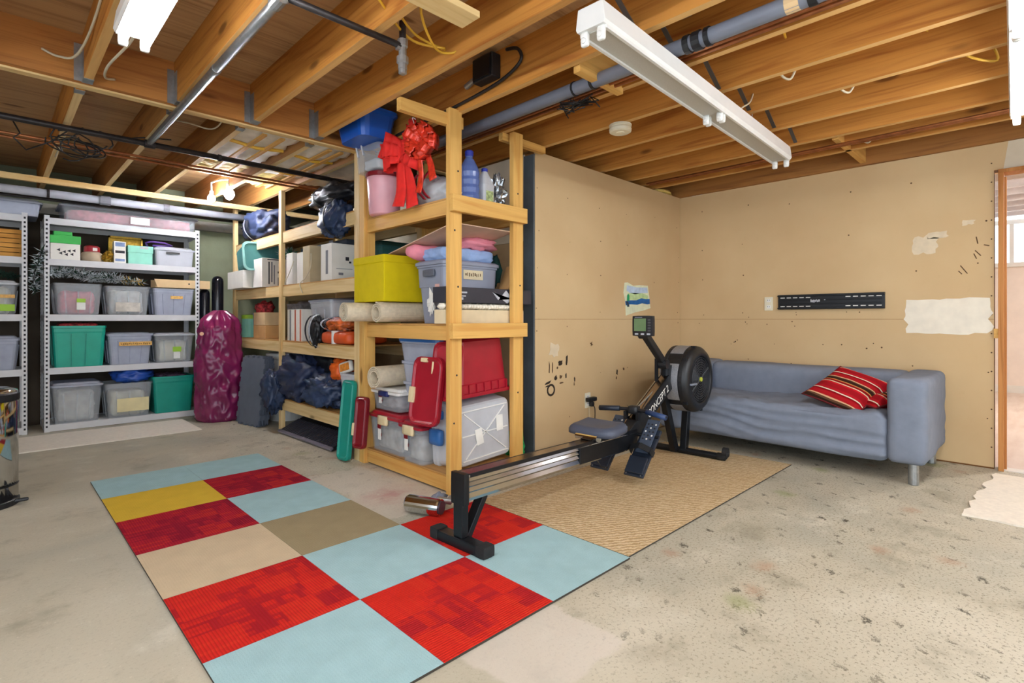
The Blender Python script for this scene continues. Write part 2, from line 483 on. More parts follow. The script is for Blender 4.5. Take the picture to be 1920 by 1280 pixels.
def tote(name, label, cat, cx, cy, z, w, d, h, body, lid=None, rim=None, rz=0.0, taper=0.86, group=None, ribs=3, fill=None, fill_h=0.6, handle=None, lidh=0.03, front='-y', sticker=None, r=0.03, rot=None):
    """storage tote standing at (cx, cy, z): body (tapered, hollow, flanged), ribs, lid, clips, contents. local -y is its front"""
    T = thing(name, label, cat, (cx, cy, z), rz, group, rot)
    b = MB(); hw, hd = w/2, d/2; t = taper; wall = 0.006
    hb = h - (lidh if lid else 0)
    b.loft([(0, hw*t, hd*t, r), (hb*0.82, hw*(t+(1-t)*0.82)*0.985, hd*(t+(1-t)*0.82)*0.985, r),
            (hb*0.86, hw*0.975, hd*0.975, r), (hb*0.94, hw*0.975, hd*0.975, r), (hb*0.945, hw, hd, r), (hb, hw, hd, r),
            (hb, hw-0.02, hd-0.02, r), (hb*0.86, hw*0.975-wall, hd*0.975-wall, r), (wall, hw*t-wall, hd*t-wall, r)], caps=(True, True))
    bo = b.build('body', body, T, world=False, smooth=False)
    if ribs:
        for i in range(ribs):
            fx = (i-(ribs-1)/2)*w*0.27
            m = MB(); y0 = -hd*t-0.004; y1 = -hd*(t+(1-t)*0.8)-0.004
            m.bar((fx*t, y0, 0.015), (fx, y1, hb*0.8), 0.012, 0.008, (0, 1, 0))
            m.build('rib', body, T, world=False)
        for i in (-1, 1):
            for sx in (-1, 1):
                m = MB(); m.bar((sx*(hw*t+0.003), i*hd*0.4*t, 0.015), (sx*(hw*(t+(1-t)*0.8)+0.003), i*hd*0.4, hb*0.8), 0.012, 0.008, (1, 0, 0))
                m.build('rib', body, T, world=False)
    if lid:
        m = MB(); m.loft([(hb-0.008, hw+0.008, hd+0.008, r), (hb+0.008, hw+0.009, hd+0.009, r), (hb+0.012, hw-0.012, hd-0.012, r), (hb+lidh-0.004, hw-0.02, hd-0.02, r), (hb+lidh, hw-0.03, hd-0.03, r)])
        m.build('lid', lid, T, world=False)
    if handle:
        for sx in (-1, 1):
            m = MB(); m.softbox(sx*(hw+0.006)-0.012, sx*(hw+0.006)+0.012, -0.06, 0.06, hb*0.8, hb+0.012, 0.008, (2, 4, 4)); m.build('clip', handle, T, world=False, smooth=True)
        m = MB(); m.softbox(-0.06, 0.06, -hd-0.018, -hd+0.004, hb*0.78, hb+0.012, 0.008, (4, 2, 4)); m.build('clip', handle, T, world=False, smooth=True)
    if fill:
        m = MB(); g = 0.03
        m.softbox(-hw*t+g, hw*t-g, -hd*t+g, hd*t-g, 0.01, h*fill_h, 0.03, (10, 8, 8), fold(14, 0.014, cx*5+cy*3))
        m.build('contents', fill, T, world=False, smooth=True)
    if sticker:
        for (sx, sz, sw, sh, mt) in sticker:
            k = sz/hb; yy = -hd*(t+(1-t)*min(k, 0.8)) - 0.012
            m = MB(); m.box(sx-sw/2, sx+sw/2, yy-0.002, yy+0.002, sz-sh/2, sz+sh/2); m.build('sticker', mt, T, world=False)
    return T

# ------------------------------------------------------------------ the setting: floor, walls, doorway
ZJ, ZS = 2.25, 2.49            # underside of joists, underside of subfloor
struct(qbox('floor', (-2.7, 5.0, -2.9, 7.1, -0.12, 0), CONC))

wB = struct(qbox('wall_right', (4.912, 5.0, 0.262, 2.58, 0, 2.233), JD))
for (z0, z1) in ((0.012, 1.028), (1.0305, 2.233)):
    qbox('drywall_panel', (4.9, 4.912, 0.262, 2.5795, z0, z1), DRY, wB)
wB2 = struct(qbox('wall_right_rear', (4.912, 5.0, -2.9, -0.66, 0, 2.233), JD))
qbox('drywall_panel', (4.9, 4.912, -2.9, -0.66, 0.012, 2.233), DRY, wB2)
wB3 = struct(qbox('wall_over_door', (4.912, 5.0, -0.66, 0.262, 2.05, 2.233), JD))
MB().prism([(0.262, 2.233), (0.262, 2.05), (0.215, 2.05), (0.19, 2.233)], 4.9, 4.912, lambda u, v, w: (w, u, v)).build('drywall_panel', DRY, wB3)
MB().prism([(0.19, 2.233), (0.215, 2.05), (-0.66, 2.05), (-0.66, 2.233)], 4.899, 4.912, lambda u, v, w: (w, u, v)).build('painted_panel', CREAM_DRY, wB3)

wA = struct(qbox('wall_centre', (2.787, 4.9, 2.592, 2.69, 0, 2.233), JD))
for (z0, z1) in ((0.012, 1.028), (1.0305, 2.233)):
    qbox('drywall_panel', (2.777, 4.8995, 2.58, 2.592, z0, z1), DRY, wA)
qbox('edge_trim', (2.763, 2.786, 2.584, 2.68, 0, 2.21), plain('dark_grey_trim', '#5c666c', 0.6, 0.2, var=0.12), wA)
wC = struct(qbox('wall_inner', (2.792, 2.9, 2.69, 7.0, 0, 2.233), JD))
qbox('drywall_panel', (2.78, 2.792, 2.69, 6.99, 0.01, 1.6), plain('shaded_tan_drywall', '#b59a74', 0.85), wC)  # lower part browner: shade put into the panel colour
qbox('drywall_panel', (2.78, 2.792, 2.69, 6.99, 1.602, 2.233), CREAM_DRY, wC)
wF = struct(qbox('wall_far', (-2.7, 2.9, 6.95, 7.1, 0, 2.49), GREENWALL))
qbox('dark_panel', (-2.7, 1.625, 6.925, 6.95, 0, 2.055), plain('dark_brown_board', '#463a2c', 0.8, var=0.25, scale=3), wF)
qbox('sill_plate', (-2.7, 2.78, 6.88, 6.95, 2.06, 2.16), plain('grey_sill', '#b9b5a8', 0.7), wF)
# unseen side: wide wall openings made up to let fill daylight in
struct(qbox('wall_beyond_far', (2.9, 5.0, 6.95, 7.1, 0, 2.49), GREENWALL)); struct(qbox('wall_beyond_right', (4.912, 5.0, 2.58, 7.1, 0, 2.49), JD))
wL = struct(qbox('wall_left', (-2.7, -2.58, 2.7, 7.1, 0, 2.49), CREAM_DRY))
struct(qbox('wall_left_lintel', (-2.7, -2.58, -2.9, 2.7, 2.15, 2.49), CREAM_DRY))
struct(qbox('wall_rear_lintel', (-2.58, 4.9, -2.9, -2.78, 2.15, 2.49), CREAM_DRY))
struct(qbox('wall_rear', (3.0, 4.9, -2.9, -2.78, 0, 2.15), DRY))

# repair patches on the tan wall
def ragged(cx, cz, w, h, n, seed, wob=0.06):
    pts = []
    for i in range(n):
        a = 2*pi*i/n; k = 1/max(abs(cos(a)), abs(sin(a)))**0.86
        k *= 1 + wob*noise.noise(Vector((cos(a)*3+seed, sin(a)*3, seed)))*2
        pts.append((cx + w/2*k*cos(a), cz + h/2*k*sin(a)))
    return pts
def wallB_patch(name, poly, mat, th=0.0018):
    m = MB(); m.prism(poly, 4.9-th, 4.9005, lambda u, v, w: (w, u, v)); return m.build(name, mat, wB)
wallB_patch('compound_patch', ragged(0.518, 1.05, 0.475, 0.255, 40, 3, 0.07), COMPOUND)
THIN = plain('thin_compound', '#ddcdb0', 0.8, var=0.07, scale=20)
wallB_patch('compound_smear', ragged(0.64, 1.575, 0.15, 0.13, 22, 8, 0.3), THIN)
wallB_patch('compound_smear', ragged(0.57, 1.64, 0.11, 0.05, 16, 5, 0.3), THIN)
wallB_patch('compound_smear', ragged(0.40, 1.71, 0.06, 0.035, 14, 2, 0.5), THIN)
for (y, z, a, l) in ((0.345, 1.49, 0.9, 0.05), (0.36, 1.47, 1.2, 0.04), (0.30, 1.54, 0.3, 0.03), (0.42, 1.38, 1.0, 0.07), (0.44, 1.36, 0.9, 0.03), (0.35, 1.58, 1.4, 0.05)):
    m = MB(); m.bar((4.8995, y-cos(a)*l/2, z-sin(a)*l/2), (4.8995, y+cos(a)*l/2, z+sin(a)*l/2), 0.006, 0.002, (1, 0, 0)); m.build('scratch', SCUFF, wB)
# screw dimples
def dimples(pts, wall, axis, base):
    m = MB()
    for (u, z, r) in pts:
        p = (base-0.001, u, z) if axis == 'x' else (u, base-0.001, z)
        q = (base+0.002, u, z) if axis == 'x' else (u, base+0.002, z)
        m.cyl(p, q, r, 7)
    return m.build('screw_dimples', SCUFF, wall, kind='stuff')
rr = random.Random(4); pts = []
for sx in (0.32, 0.72, 1.13, 1.54, 1.94, 2.35):
    for z in (0.35, 0.66, 0.98, 1.075, 1.40, 1.72, 2.05):
        if rr.random() < 0.85: pts.append((sx+rr.uniform(-.03, .03), z+rr.uniform(-.03, .03), rr.choice((0.004, 0.005, 0.006))))
for i in range(16): pts.append((rr.uniform(0.9, 2.2), rr.choice((0.80, 0.83, 0.99, 1.07)) + rr.uniform(-.02, .02), rr.uniform(0.003, 0.007)))
for z in [0.15+0.13*i for i in range(16)]: pts.append((0.275, z, 0.005))
dimples(pts, wB, 'x', 4.9)
pts = []
for sx in (2.80, 3.15, 3.55, 3.95, 4.4, 4.85):
    for z in (0.3, 0.6, 0.97, 1.08, 1.37, 1.65, 1.95):
        if rr.random() < 0.8: pts.append((sx+rr.uniform(-.02, .02), z+rr.uniform(-.03, .03), rr.choice((0.003, 0.004, 0.005))))
dimples(pts, wA, 'y', 2.58)
# worn marks, torn tape and a dark ring on the centre wall
def wallA_mark(name, x, z, w, h, mat, rot=0.0, seed=1, n=12, wob=0.35):
    poly = []
    for (u, v) in ragged(0, 0, w, h, n, seed, wob): poly.append((x + u*cos(rot)-v*sin(rot), z + u*sin(rot)+v*cos(rot)))
    MB().prism(poly, 2.5785, 2.5805, lambda u, v, w: (u, w, v)).build(name, mat, wA)
DKM = plain('dark_scuff', '#2e2216', 0.9)
wallA_mark('pale_tear', 2.99, 0.80, 0.10, 0.10, plain('torn_paper', '#d9c8aa', 0.9), 0, 3, 14, 0.3)
for (x, z, w, h, rot, sd) in ((3.055, 0.70, 0.055, 0.05, 0.2, 1), (3.13, 0.715, 0.025, 0.09, -0.1, 2), (2.93, 0.67, 0.012, 0.10, 0, 3), (2.965, 0.67, 0.012, 0.10, 0, 4),
                       (3.0, 0.59, 0.045, 0.04, 0.3, 6), (3.06, 0.595, 0.035, 0.03, 0, 7), (3.12, 0.6, 0.02, 0.05, 0, 8),
                       (2.91, 0.56, 0.085, 0.022, 0.25, 9), (2.915, 0.54, 0.08, 0.014, 0.25, 10), (3.07, 0.55, 0.06, 0.014, 0.1, 11), (3.225, 0.565, 0.02, 0.05, 0, 12), (3.22, 0.53, 0.012, 0.04, 0, 13),
                       (3.02, 0.665, 0.025, 0.02, 0.5, 14), (3.44, 0.83, 0.05, 0.012, -0.5, 15), (3.44, 0.83, 0.012, 0.05, -0.3, 16),
                       (3.80, 0.58, 0.025, 0.055, 0, 17), (3.90, 0.60, 0.03, 0.03, 0, 18), (3.79, 0.53, 0.02, 0.03, 0, 19)):
    wallA_mark('scuff_mark', x, z, w*0.75, h*0.75, DKM if sd in (1, 2, 6, 8, 9, 10, 12, 17) else SCUFF, rot, sd)
m = MB(); m.lathe([(0.030, -0.001), (0.034, -0.003), (0.042, -0.003), (0.046, -0.001), (0.046, 0.002), (0.030, 0.002), (0.030, -0.001)], (2.948, 2.58, 0.506), 20, 'y', caps=False); m.build('ring_stain', DKM, wA)

# doorway on the right with its bare wooden frame, and the bright room behind it
DOORW = wood('door_frame_wood', '#a4672e', '#c98a4c', 2)
d1 = struct(thing('door_1', 'bare wooden door frame in the tan wall', 'door', (4.9, -0.2, 0))); del d1['category']; 
qbox('jamb', (4.868, 5.0, 0.212, 0.240, 0, 2.02), DOORW, d1, 0.002)
qbox('jamb', (4.868, 5.0, -0.66, -0.632, 0, 2.02), DOORW, d1, 0.002)
qbox('head_jamb', (4.868, 5.0, -0.66, 0.240, 2.02, 2.045), DOORW, d1, 0.002)
qbox('door_stop', (4.93, 4.965, 0.20, 0.212, 0, 2.0), DOORW, d1)
qbox('hinge_shim', (4.880, 4.905, 0.240, 0.262, 0.90, 0.965), SX, d1)
qbox('threshold', (4.9, 5.0, -0.632, 0.212, 0, 0.006), WHITE_PAINT, d1)
def make_vinyl():
    t = NT('pale_plank_floor'); t.set(0.35)
    p = t.pos((1, 5, 1)); f = t.noise(p, 2.2, 4)
    t.col(t.ramp(f, [(0.3, C('#cdb6a4')), (0.7, C('#e2d2c4'))])); return t.m
struct(qbox('floor_side_room', (5.0, 10.3, -3.0, 3.0, -0.1, 0.0), make_vinyl()))
PINKW = plain('pale_pink_panelling', '#ece0d4', 0.7, var=0.03)
rb = struct(MB().box(10.2, 10.3, -3, 3, 0, 1.80).build('wall_side_room_end', PINKW))
struct(qbox('wall_side_room_left', (5.0, 10.3, 2.9, 3.0, 0, 2.45), PINKW))
struct(qbox('wall_side_room_right', (5.0, 10.3, -3.0, -2.9, 0, 2.45), PINKW))
struct(qbox('baseboard_side_room', (10.18, 10.2, -2.9, 2.9, 0, 0.1), WHITE_PAINT))
w1 = struct(thing('window_1', 'high white framed window in the side room', 'window', (10.2, 0.3, 1.8))); del w1['category']
qbox('window_sill', (10.15, 10.3, -0.9, 1.5, 1.76, 1.82), WHITE_PAINT, w1)
for y in (-0.9, -0.3, 0.34, 0.9, 1.46): qbox('window_mullion', (10.2, 10.26, y, y+0.045, 1.82, 2.36), WHITE_PAINT, w1)
qbox('window_head', (10.18, 10.28, -0.9, 1.5, 2.36, 2.42), WHITE_PAINT, w1)
for y0 in (-0.855, -0.255, 0.385, 0.945): qbox('pane', (10.225, 10.23, y0, y0+(0.555 if y0 < -0.3 else 0.515 if y0 > .9 else .6 if y0 < 0 else .51), 1.82, 2.36), clear('window_glass', '#f4f8ff', 0.08, 0.05), w1)
struct(qbox('wall_side_room_end_upper', (10.2, 10.3, -3, -0.9, 1.80, 2.45), PINKW))
struct(qbox('wall_side_room_end_upper', (10.2, 10.3, 1.5, 3, 1.80, 2.45), PINKW))
cs = struct(qbox('ceiling_side_room', (5.0, 10.3, -3, 3, 2.62, 2.7), plain('white_painted_wood', '#ece9ea', 0.6)))
for i in range(12): qbox('joist', (5.2+0.43*i, 5.24+0.43*i, -2.9, 2.9, 2.44, 2.62), MATS['white_painted_wood'] if i != 4 else PX_, cs)
lr = thing('side_room_fill_light', 'round white ceiling light added out of sight to brighten the side room', 'lamp', (7.4, -1.2, 2.36))  # unseen lamp, added to brighten the room beyond the doorway
m = MB(); m.lathe([(0.05, 0.0), (0.15, 0.01), (0.19, 0.05), (0.19, 0.08)], (7.4, -1.2, 2.36), 24); m.build('diffuser', emit('side_room_glow', '#fff6ee', 260), lr, smooth=True)
m = MB(); m.lathe([(0.2, 0.075), (0.2, 0.1), (0.05, 0.1)], (7.4, -1.2, 2.36), 24); m.build('rim', WHITE_METAL, lr)

# ------------------------------------------------------------------ ceiling: subfloor panels, joists, beams
ceil = struct(qbox('ceiling', (-2.7, 5.0, -2.9, 7.1, ZS+0.018, ZS+0.04), PLY))
xs = [-2.7, -1.2, 1.24, 3.68, 5.0]; k = 0
for j in range(9):
    y0 = -2.9 + 1.22*j; y1 = min(y0+1.217, 7.1)
    xx = xs if j % 2 else [-2.7, 0.02, 2.46, 4.9, 5.0]
    for i in range(len(xx)-1):
        if xx[i+1]-xx[i] > 0.2 and y1 > y0: qbox('plywood_panel', (xx[i], xx[i+1]-0.003, y0, y1, ZS, ZS+0.018), PLY, ceil)
FRONT = [0.375+0.4075*i for i in range(-6, 11)]
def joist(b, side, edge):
    m = MB(); m.box(*b); m.mi = [1, 0, 0, 0, 0, 0]; return m.build('joist', [side, edge], ceil)  # underside gets a paler wood than the sides, bounce light put into colour
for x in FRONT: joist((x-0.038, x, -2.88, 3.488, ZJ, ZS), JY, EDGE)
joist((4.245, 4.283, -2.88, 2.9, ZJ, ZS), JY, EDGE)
qbox('rim_joist', (4.862, 4.9, -2.88, 3.488, 2.2332, ZS), JD, ceil)
for i in range(3): qbox('beam_ply', (-2.58, 2.785, 3.49+0.042*i, 3.49+0.042*i+0.04, ZJ+(0.003, -0.006, 0.004)[i], ZS), (JX, PX_, PX_)[i], ceil)
BACK = [-2.3, -1.9, -1.45, -1.05, -0.65, -0.2, 0.36, 0.785, 1.165, 1.62, 2.02, 2.43]
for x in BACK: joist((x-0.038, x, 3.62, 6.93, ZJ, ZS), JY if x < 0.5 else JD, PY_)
qbox('cross_beam', (-2.58, 2.785, 6.06, 6.10, ZJ-0.05, ZJ), PX_, ceil)
# solid blocking and hangers
qbox('blocking', (4.09, 4.862, 1.0, 1.038, 2.25, 2.44), SX, ceil, 0.002)
qbox('blocking', (2.015, 2.385, 1.58, 1.618, 2.22, 2.40), SX, ceil, 0.002)
qbox('blocking', (1.58, 2.02, 2.462, 2.500, 2.165, 2.235), SX, ceil, 0.002)
qbox('blocking', (2.38, 2.80, 2.50, 2.538, 2.20, 2.249), SX, ceil, 0.002)
qbox('scrap_board', (0.98, 1.38, 1.58, 1.69, 2.222, 2.248), PX_, ceil, 0.002)
for x in FRONT:
    if x < -0.2 or x > 2.7: continue
    m = MB(); xl = x-0.038
    m.box(xl-0.034, xl-0.0005, 3.4855, 3.4895, ZJ, ZJ+0.19); m.box(xl-0.003, xl-0.0006, 3.42, 3.4895, ZJ-0.002, ZJ+0.17); m.box(xl-0.003, x+0.003, 3.42, 3.4895, ZJ-0.004, ZJ-0.0005)
    m.box(x+0.0006, x+0.003, 3.42, 3.4895, ZJ-0.002, ZJ+0.17); m.build('joist_hanger', STEEL, ceil)
for x in BACK:
    if x < -0.3: continue
    m = MB(); m.box(x-0.041, x+0.003, 3.62, 3.68, ZJ-0.003, ZJ-0.0005); m.box(x-0.041, x-0.0386, 3.62, 3.68, ZJ, ZJ+0.12); m.build('joist_hanger', STEEL, ceil)
# insulation tucked up between the far joists
INS = plain('cream_insulation', '#f6f2e6', 0.75, var=0.08, scale=10, bump=0.4, bscale=18)
INSY = plain('yellow_insulation', '#d8bd6a', 0.9, var=0.2, scale=20, bump=0.6, bscale=40)
for (x0, x1, y0, y1, mt, zz) in ((1.17, 1.58, 3.66, 4.62, INS, 2.30), (1.625, 1.98, 3.66, 4.75, INS, 2.29), (1.17, 1.58, 4.66, 5.0, INSY, 2.32), (1.625, 1.98, 4.8, 5.4, INSY, 2.33), (2.025, 2.39, 3.66, 5.0, INS, 2.31)):
    m = MB(); m.softbox(x0, x1, y0, y1, zz, 2.47, 0.02, (10, 16, 3), fold(9, 0.02, x0*3, (1, 2, 1))); m.build('insulation_batt', mt, ceil, smooth=True)
for (x, y0, y1) in ((1.30, 3.7, 4.9), (1.42, 3.7, 5.0), (1.76, 3.7, 5.2), (1.85, 3.7, 5.2)):
    qbox('lath_strip', (x, x+0.03, y0, y1, 2.262, 2.275), SY, ceil)
for (y, x0, x1) in ((4.02, 1.19, 1.56), (4.05, 1.64, 1.96), (4.55, 1.64, 1.96)):
    m = MB(); m.tube([(x0, y, 2.285), ((x0+x1)/2, y, 2.265), (x1, y, 2.285)], 0.012, 6); m.build('support_wire', YCABLE, ceil)
m = MB(); m.blob((4.62, 2.62, 2.255), (0.16, 0.05, 0.02), 18, 8, 0.4, 3, 4, ridge=0.2); m.build('insulation_scrap', INSY, ceil, smooth=True)

# ------------------------------------------------------------------ lamps
TUBE_ON = emit('lit_tube', '#f6faff', TUBE_STRENGTH)
def strip_light(label, along, c0, c1, cross, z, lit, group=None, name='fluorescent_fixture', turn=0.0):
    """8 ft tandem strip: c0..c1 along the given axis at `cross`, underside height z"""
    w, hgt = 0.118, 0.085
    L = c1-c0
    loc = ((c0+c1)/2, cross, z) if along == 'x' else (cross, (c0+c1)/2, z)
    T = thing(name, label, 'light fixture', loc, (0 if along == 'x' else pi/2)+turn, group)
    h2 = L/2
    m = MB()     # channel: sloped sides, closed ends, sunk underside
    prof = [(-w/2, 0.0), (-w/2-0.006, 0.012), (-w/2+0.004, hgt), (w/2-0.004, hgt), (w/2+0.006, 0.012), (w/2, 0.0)]
    m.prism(prof, -h2, h2, lambda u, v, q: (q, u, v+0.02)); m.build('housing', WHITE_METAL, T, world=False, bevel=0.002)
    m = MB(); m.box(-h2+0.03, h2-0.03, -w/2+0.012, w/2-0.012, 0.0165, 0.0205); m.build('reflector', REFLECTOR, T, world=False)
    for s in (-1, 1):
        m = MB(); m.box(-h2+0.02, h2-0.02, s*(w/2-0.006)-0.006, s*(w/2-0.006)+0.006, 0.008, 0.022); m.build('side_lip', WHITE_METAL, T, world=False)
    def holder(x, s):
        m = MB(); m.softbox(x-0.011, x+0.011, s*0.036-0.017, s*0.036+0.017, -0.032, 0.022, 0.009, (4, 4, 4)); m.lathe([(0.011, -0.001), (0.011, 0.004), (0.006, 0.005)], (0, 0, 0), 10)
        for i in range(len(m.v)-30, len(m.v)):
            a = m.v[i]; m.v[i] = (x-0.011-a[2], s*0.036+a[0], -0.012+a[1])
        m.build('lamp_holder', WHITE_PL, T, world=False, smooth=True)
    for x in (-h2+0.02, -0.014, 0.014, h2-0.02):
        for s in (-1, 1): holder(x, s)
    if lit:
        for (x0, x1) in ((-h2+0.033, -0.027), (0.027, h2-0.033)):
            for s in (-1, 1):
                m = MB(); m.cyl((x0, s*0.036, -0.014), (x1, s*0.036, -0.014), 0.0125, 8); m.build('tube', TUBE_ON, T, world=False, smooth=False)
    for x in (-h2*0.94, h2*0.5):
        m = MB(); m.tube([(x, 0, hgt+0.018), (x+0.006, 0.003, hgt+0.05), (x, 0, ZJ+0.02-z if ZJ-z > 0.1 else 0.14)], 0.003, 6); m.build('hanging_wire', STEEL, T, world=False)
    return T
strip_light('long unlit white strip light hanging in the middle of the ceiling', 'x', 1.575, 3.835, 1.232, 2.085, False, turn=0.039)
strip_light('glowing strip light beside the joists on the left', 'y', 0.12, 2.56, 0.405, 2.13, True)
strip_light('glowing strip light over the doorway side', 'x', 1.52, 3.96, 0.045, 2.105, True, turn=0.033)
strip_light('unseen strip light added for fill behind the camera near the open side', 'x', -2.2, 0.24, -1.2, 2.13, True)  # unseen fixture added as fill from behind the camera
strip_light('unseen strip light added for fill behind the camera by the rear wall', 'x', 1.6, 4.04, -1.5, 2.13, True)  # second unseen fixture, added to raise the fill light

BULB = emit('bulb_glow', '#f3f6ff', BULB_STRENGTH)
fl = thing('twin_bulb_lamp', 'bare glowing twin bulbs high over the long wooden shelf', 'lamp', (1.60, 5.40, 2.18))
for (x, y, z, r) in ((1.585, 5.36, 2.19, 0.045), (1.50, 5.60, 2.175, 0.034)):
    m = MB(); m.lathe([(0.004, -r*1.1), (r*0.6, -r*0.85), (r, -r*0.1), (r*0.9, r*0.5), (r*0.4, r*1.3), (r*0.36, r*1.6)], (x, y, z), 16); m.build('bulb', BULB, fl, smooth=True)
    m = MB(); m.lathe([(r*0.42, r*1.4), (r*0.5, r*1.6), (r*0.5, r*2.2), (r*0.2, r*2.2)], (x, y, z), 14); m.build('socket', WHITE_PL, fl)
m = MB(); m.tube([(1.585, 5.36, 2.29), (1.585, 5.36, 2.33), (1.54, 5.48, 2.34), (1.50, 5.60, 2.33), (1.50, 5.6, 2.25)], 0.008, 8); m.build('arm', WHITE_METAL, fl)

# smoke alarm
sa = thing('smoke_alarm', 'round cream smoke alarm under a joist right of the shelf', 'smoke alarm', (2.82, 1.89, 2.2))
m = MB(); m.lathe([(0.058, 0.0), (0.068, 0.006), (0.07, 0.022), (0.064, 0.03), (0.064, 0.036), (0.07, 0.038), (0.07, 0.048), (0.03, 0.05)], (2.82, 1.89, 2.2), 28); m.build('cover', CREAM_PL, sa, smooth=False)
m = MB(); m.lathe([(0.02, -0.004), (0.026, -0.004), (0.028, 0.001), (0.02, 0.001)], (2.82, 1.89, 2.2), 16); m.build('test_button', CREAM_PL, sa)

# ------------------------------------------------------------------ pipes
def pipe(name, label, pts, r, mat, cat='pipe', parts=(), n=12, group=None):
    pts = [Vector(p) for p in pts]
    loc = pts[0].copy()
    if not parts:
        m = MB(); m.tube(pts, r, n); o = m.build(name, mat, smooth=True); return tag(o, label, cat, group)
    T = thing(name, label, cat, loc, 0, group)
    m = MB(); m.tube(pts, r, n); m.build('pipe_run', mat, T, smooth=True)
    for (pn, p0, p1, rad, mt) in parts:
        m = MB(); m.cyl(p0, p1, rad, 14); m.build(pn, mt, T)
    return T
K = 2.237; XP = 2.185
pipe('drain_pipe', 'thick grey plastic drain pipe running under the joists past the strip light', [(XP, 3.4, K), (XP, -2.7, K)], 0.034, GREYPVC, parts=(
    ('coupling_band', (XP, 1.10, K), (XP, 1.125, K), 0.040, BLACK), ('coupling_band', (XP, 1.05, K), (XP, 1.085, K), 0.041, BLACK), ('coupling_band', (XP, 1.01, K), (XP, 1.03, K), 0.040, BLACK),
    ('coupling_band', (XP, 1.62, K), (XP, 1.635, K), 0.038, BLACK), ('coupling_band', (XP, 1.74, K), (XP, 1.75, K), 0.038, BLACK), ('coupling_band', (XP, 0.60, K), (XP, 0.63, K), 0.0385, BLACK),
    ('pale_sticker', (XP, 0.66, K), (XP, 0.71, K), 0.0345, CARDP)))
for (x, z, lab) in ((2.262, 2.236, 'thin copper pipe closest to the grey drain pipe'), (2.308, 2.238, 'thin copper pipe further right of the grey drain pipe')):
    pipe('copper_pipe', lab, [(x, 3.4, z), (x, -2.7, z)], 0.009, COPPER, group='copper pipes beside the grey drain pipe')
for (x, z, lab) in ((4.14, 2.225, 'copper pipe under the joists above the wall picture side, left one'), (4.19, 2.228, 'copper pipe under the joists close to the rim board, right one')):
    pipe('copper_pipe', lab, [(x, 2.5, z), (x, -2.7, z)], 0.009, COPPER, group='copper pipes near the tan wall')
cl = thing('cable_clump', 'tangle of black cable hung on the copper pipes near the smoke alarm', 'cable', (2.24, 1.70, 2.20))
for i in range(7):
    q = random.Random(i); a = [(2.25+q.uniform(-.06, .06), 1.66+q.uniform(0, .24), 2.20+q.uniform(-.05, .02)) for _ in range(7)]
    MB().tube(a, 0.0035, 5).build('cable_loop', BCABLE, cl, smooth=True)
# dark iron gas pipe over the long shelf, steel pipe along a joist, sprinkler-like drop
pipe('iron_pipe', 'long black iron pipe crossing under the far joists', [(-2.5, 4.28, 2.215), (2.7, 4.28, 2.215)], 0.019, BLACK_IRON, parts=(
    ('fitting', (0.74, 4.28, 2.215), (0.80, 4.28, 2.215), 0.027, BLACK_IRON), ('fitting', (1.19, 4.28, 2.215), (1.21, 4.28, 2.215), 0.024, BLACK_IRON)))
pipe('steel_pipe', 'shiny steel pipe running along a joist on the left', [(0.768, 4.25, 2.222), (0.768, 2.05, 2.222), (0.768, 2.0, 2.222), (0.79, 1.985, 2.222)], 0.020, STEEL, parts=(
    ('elbow', (0.768, 2.06, 2.222), (0.768, 1.985, 2.222), 0.026, STEEL), ('union', (0.768, 2.78, 2.222), (0.768, 2.82, 2.222), 0.0225, STEEL)))
T = thing('valve_pipe', 'dark branch pipe with a hanging grey valve above the carpet tiles', 'pipe', (1.28, 1.985, 2.1))
MB().tube([(0.775, 1.985, 2.222), (1.28, 1.985, 2.222)], 0.014, 10).build('pipe_run', BLACK_IRON, T, smooth=True)
MB().cyl((1.285, 1.985, 2.33), (1.285, 1.985, 2.24), 0.015, 10).build('riser', BLACK_IRON, T)
MB().lathe([(0.014, 0.02), (0.02, 0.022), (0.02, 0.045), (0.026, 0.05), (0.026, 0.075), (0.017, 0.08), (0.017, 0.115), (0.023, 0.12), (0.023, 0.15), (0.012, 0.155)], (1.285, 1.985, 2.10), 12).build('valve', STEEL, T)
MB().lathe([(0.012, 0), (0.018, 0.004), (0.018, 0.022), (0.012, 0.026)], (1.285, 1.985, 2.10), 12).build('hose_end', STEEL, T)
MB().box(1.255, 1.268, 1.975, 1.995, 2.20, 2.235).build('lever', STEEL, T)
for (y, z, lab) in ((4.60, 2.205, 'thin copper line crossing under the far joists, nearer one'), (4.72, 2.21, 'thin copper line crossing under the far joists, farther one')):
    pipe('copper_line', lab, [(-2.5, y, z), (2.7, y+0.02, z)], 0.009, COPPER, group='copper lines under the far joists')
pipe('sewer_pipe', 'thick pale grey pipe slung under the beam above the metal shelves', [(-2.5, 6.16, 2.13), (2.0, 6.16, 2.13)], 0.036, plain('pale_grey_pipe', '#a3a6ae', 0.5), parts=(
    ('coupling', (0.72, 6.16, 2.13), (0.80, 6.16, 2.13), 0.044, plain('mid_grey', '#80838c', 0.5)), ('coupling', (1.22, 6.16, 2.13), (1.27, 6.16, 2.13), 0.042, MATS['mid_grey'] if 'mid_grey' in MATS else GREYPVC), ('hanger_strap', (0.35, 6.16, 2.13), (0.37, 6.16, 2.13), 0.04, BLACK_IRON)))
pipe('conduit', 'thin dark conduit behind the pale grey pipe over the metal shelves', [(-2.5, 6.34, 2.11), (2.6, 6.34, 2.11)], 0.014, BLACK_IRON)

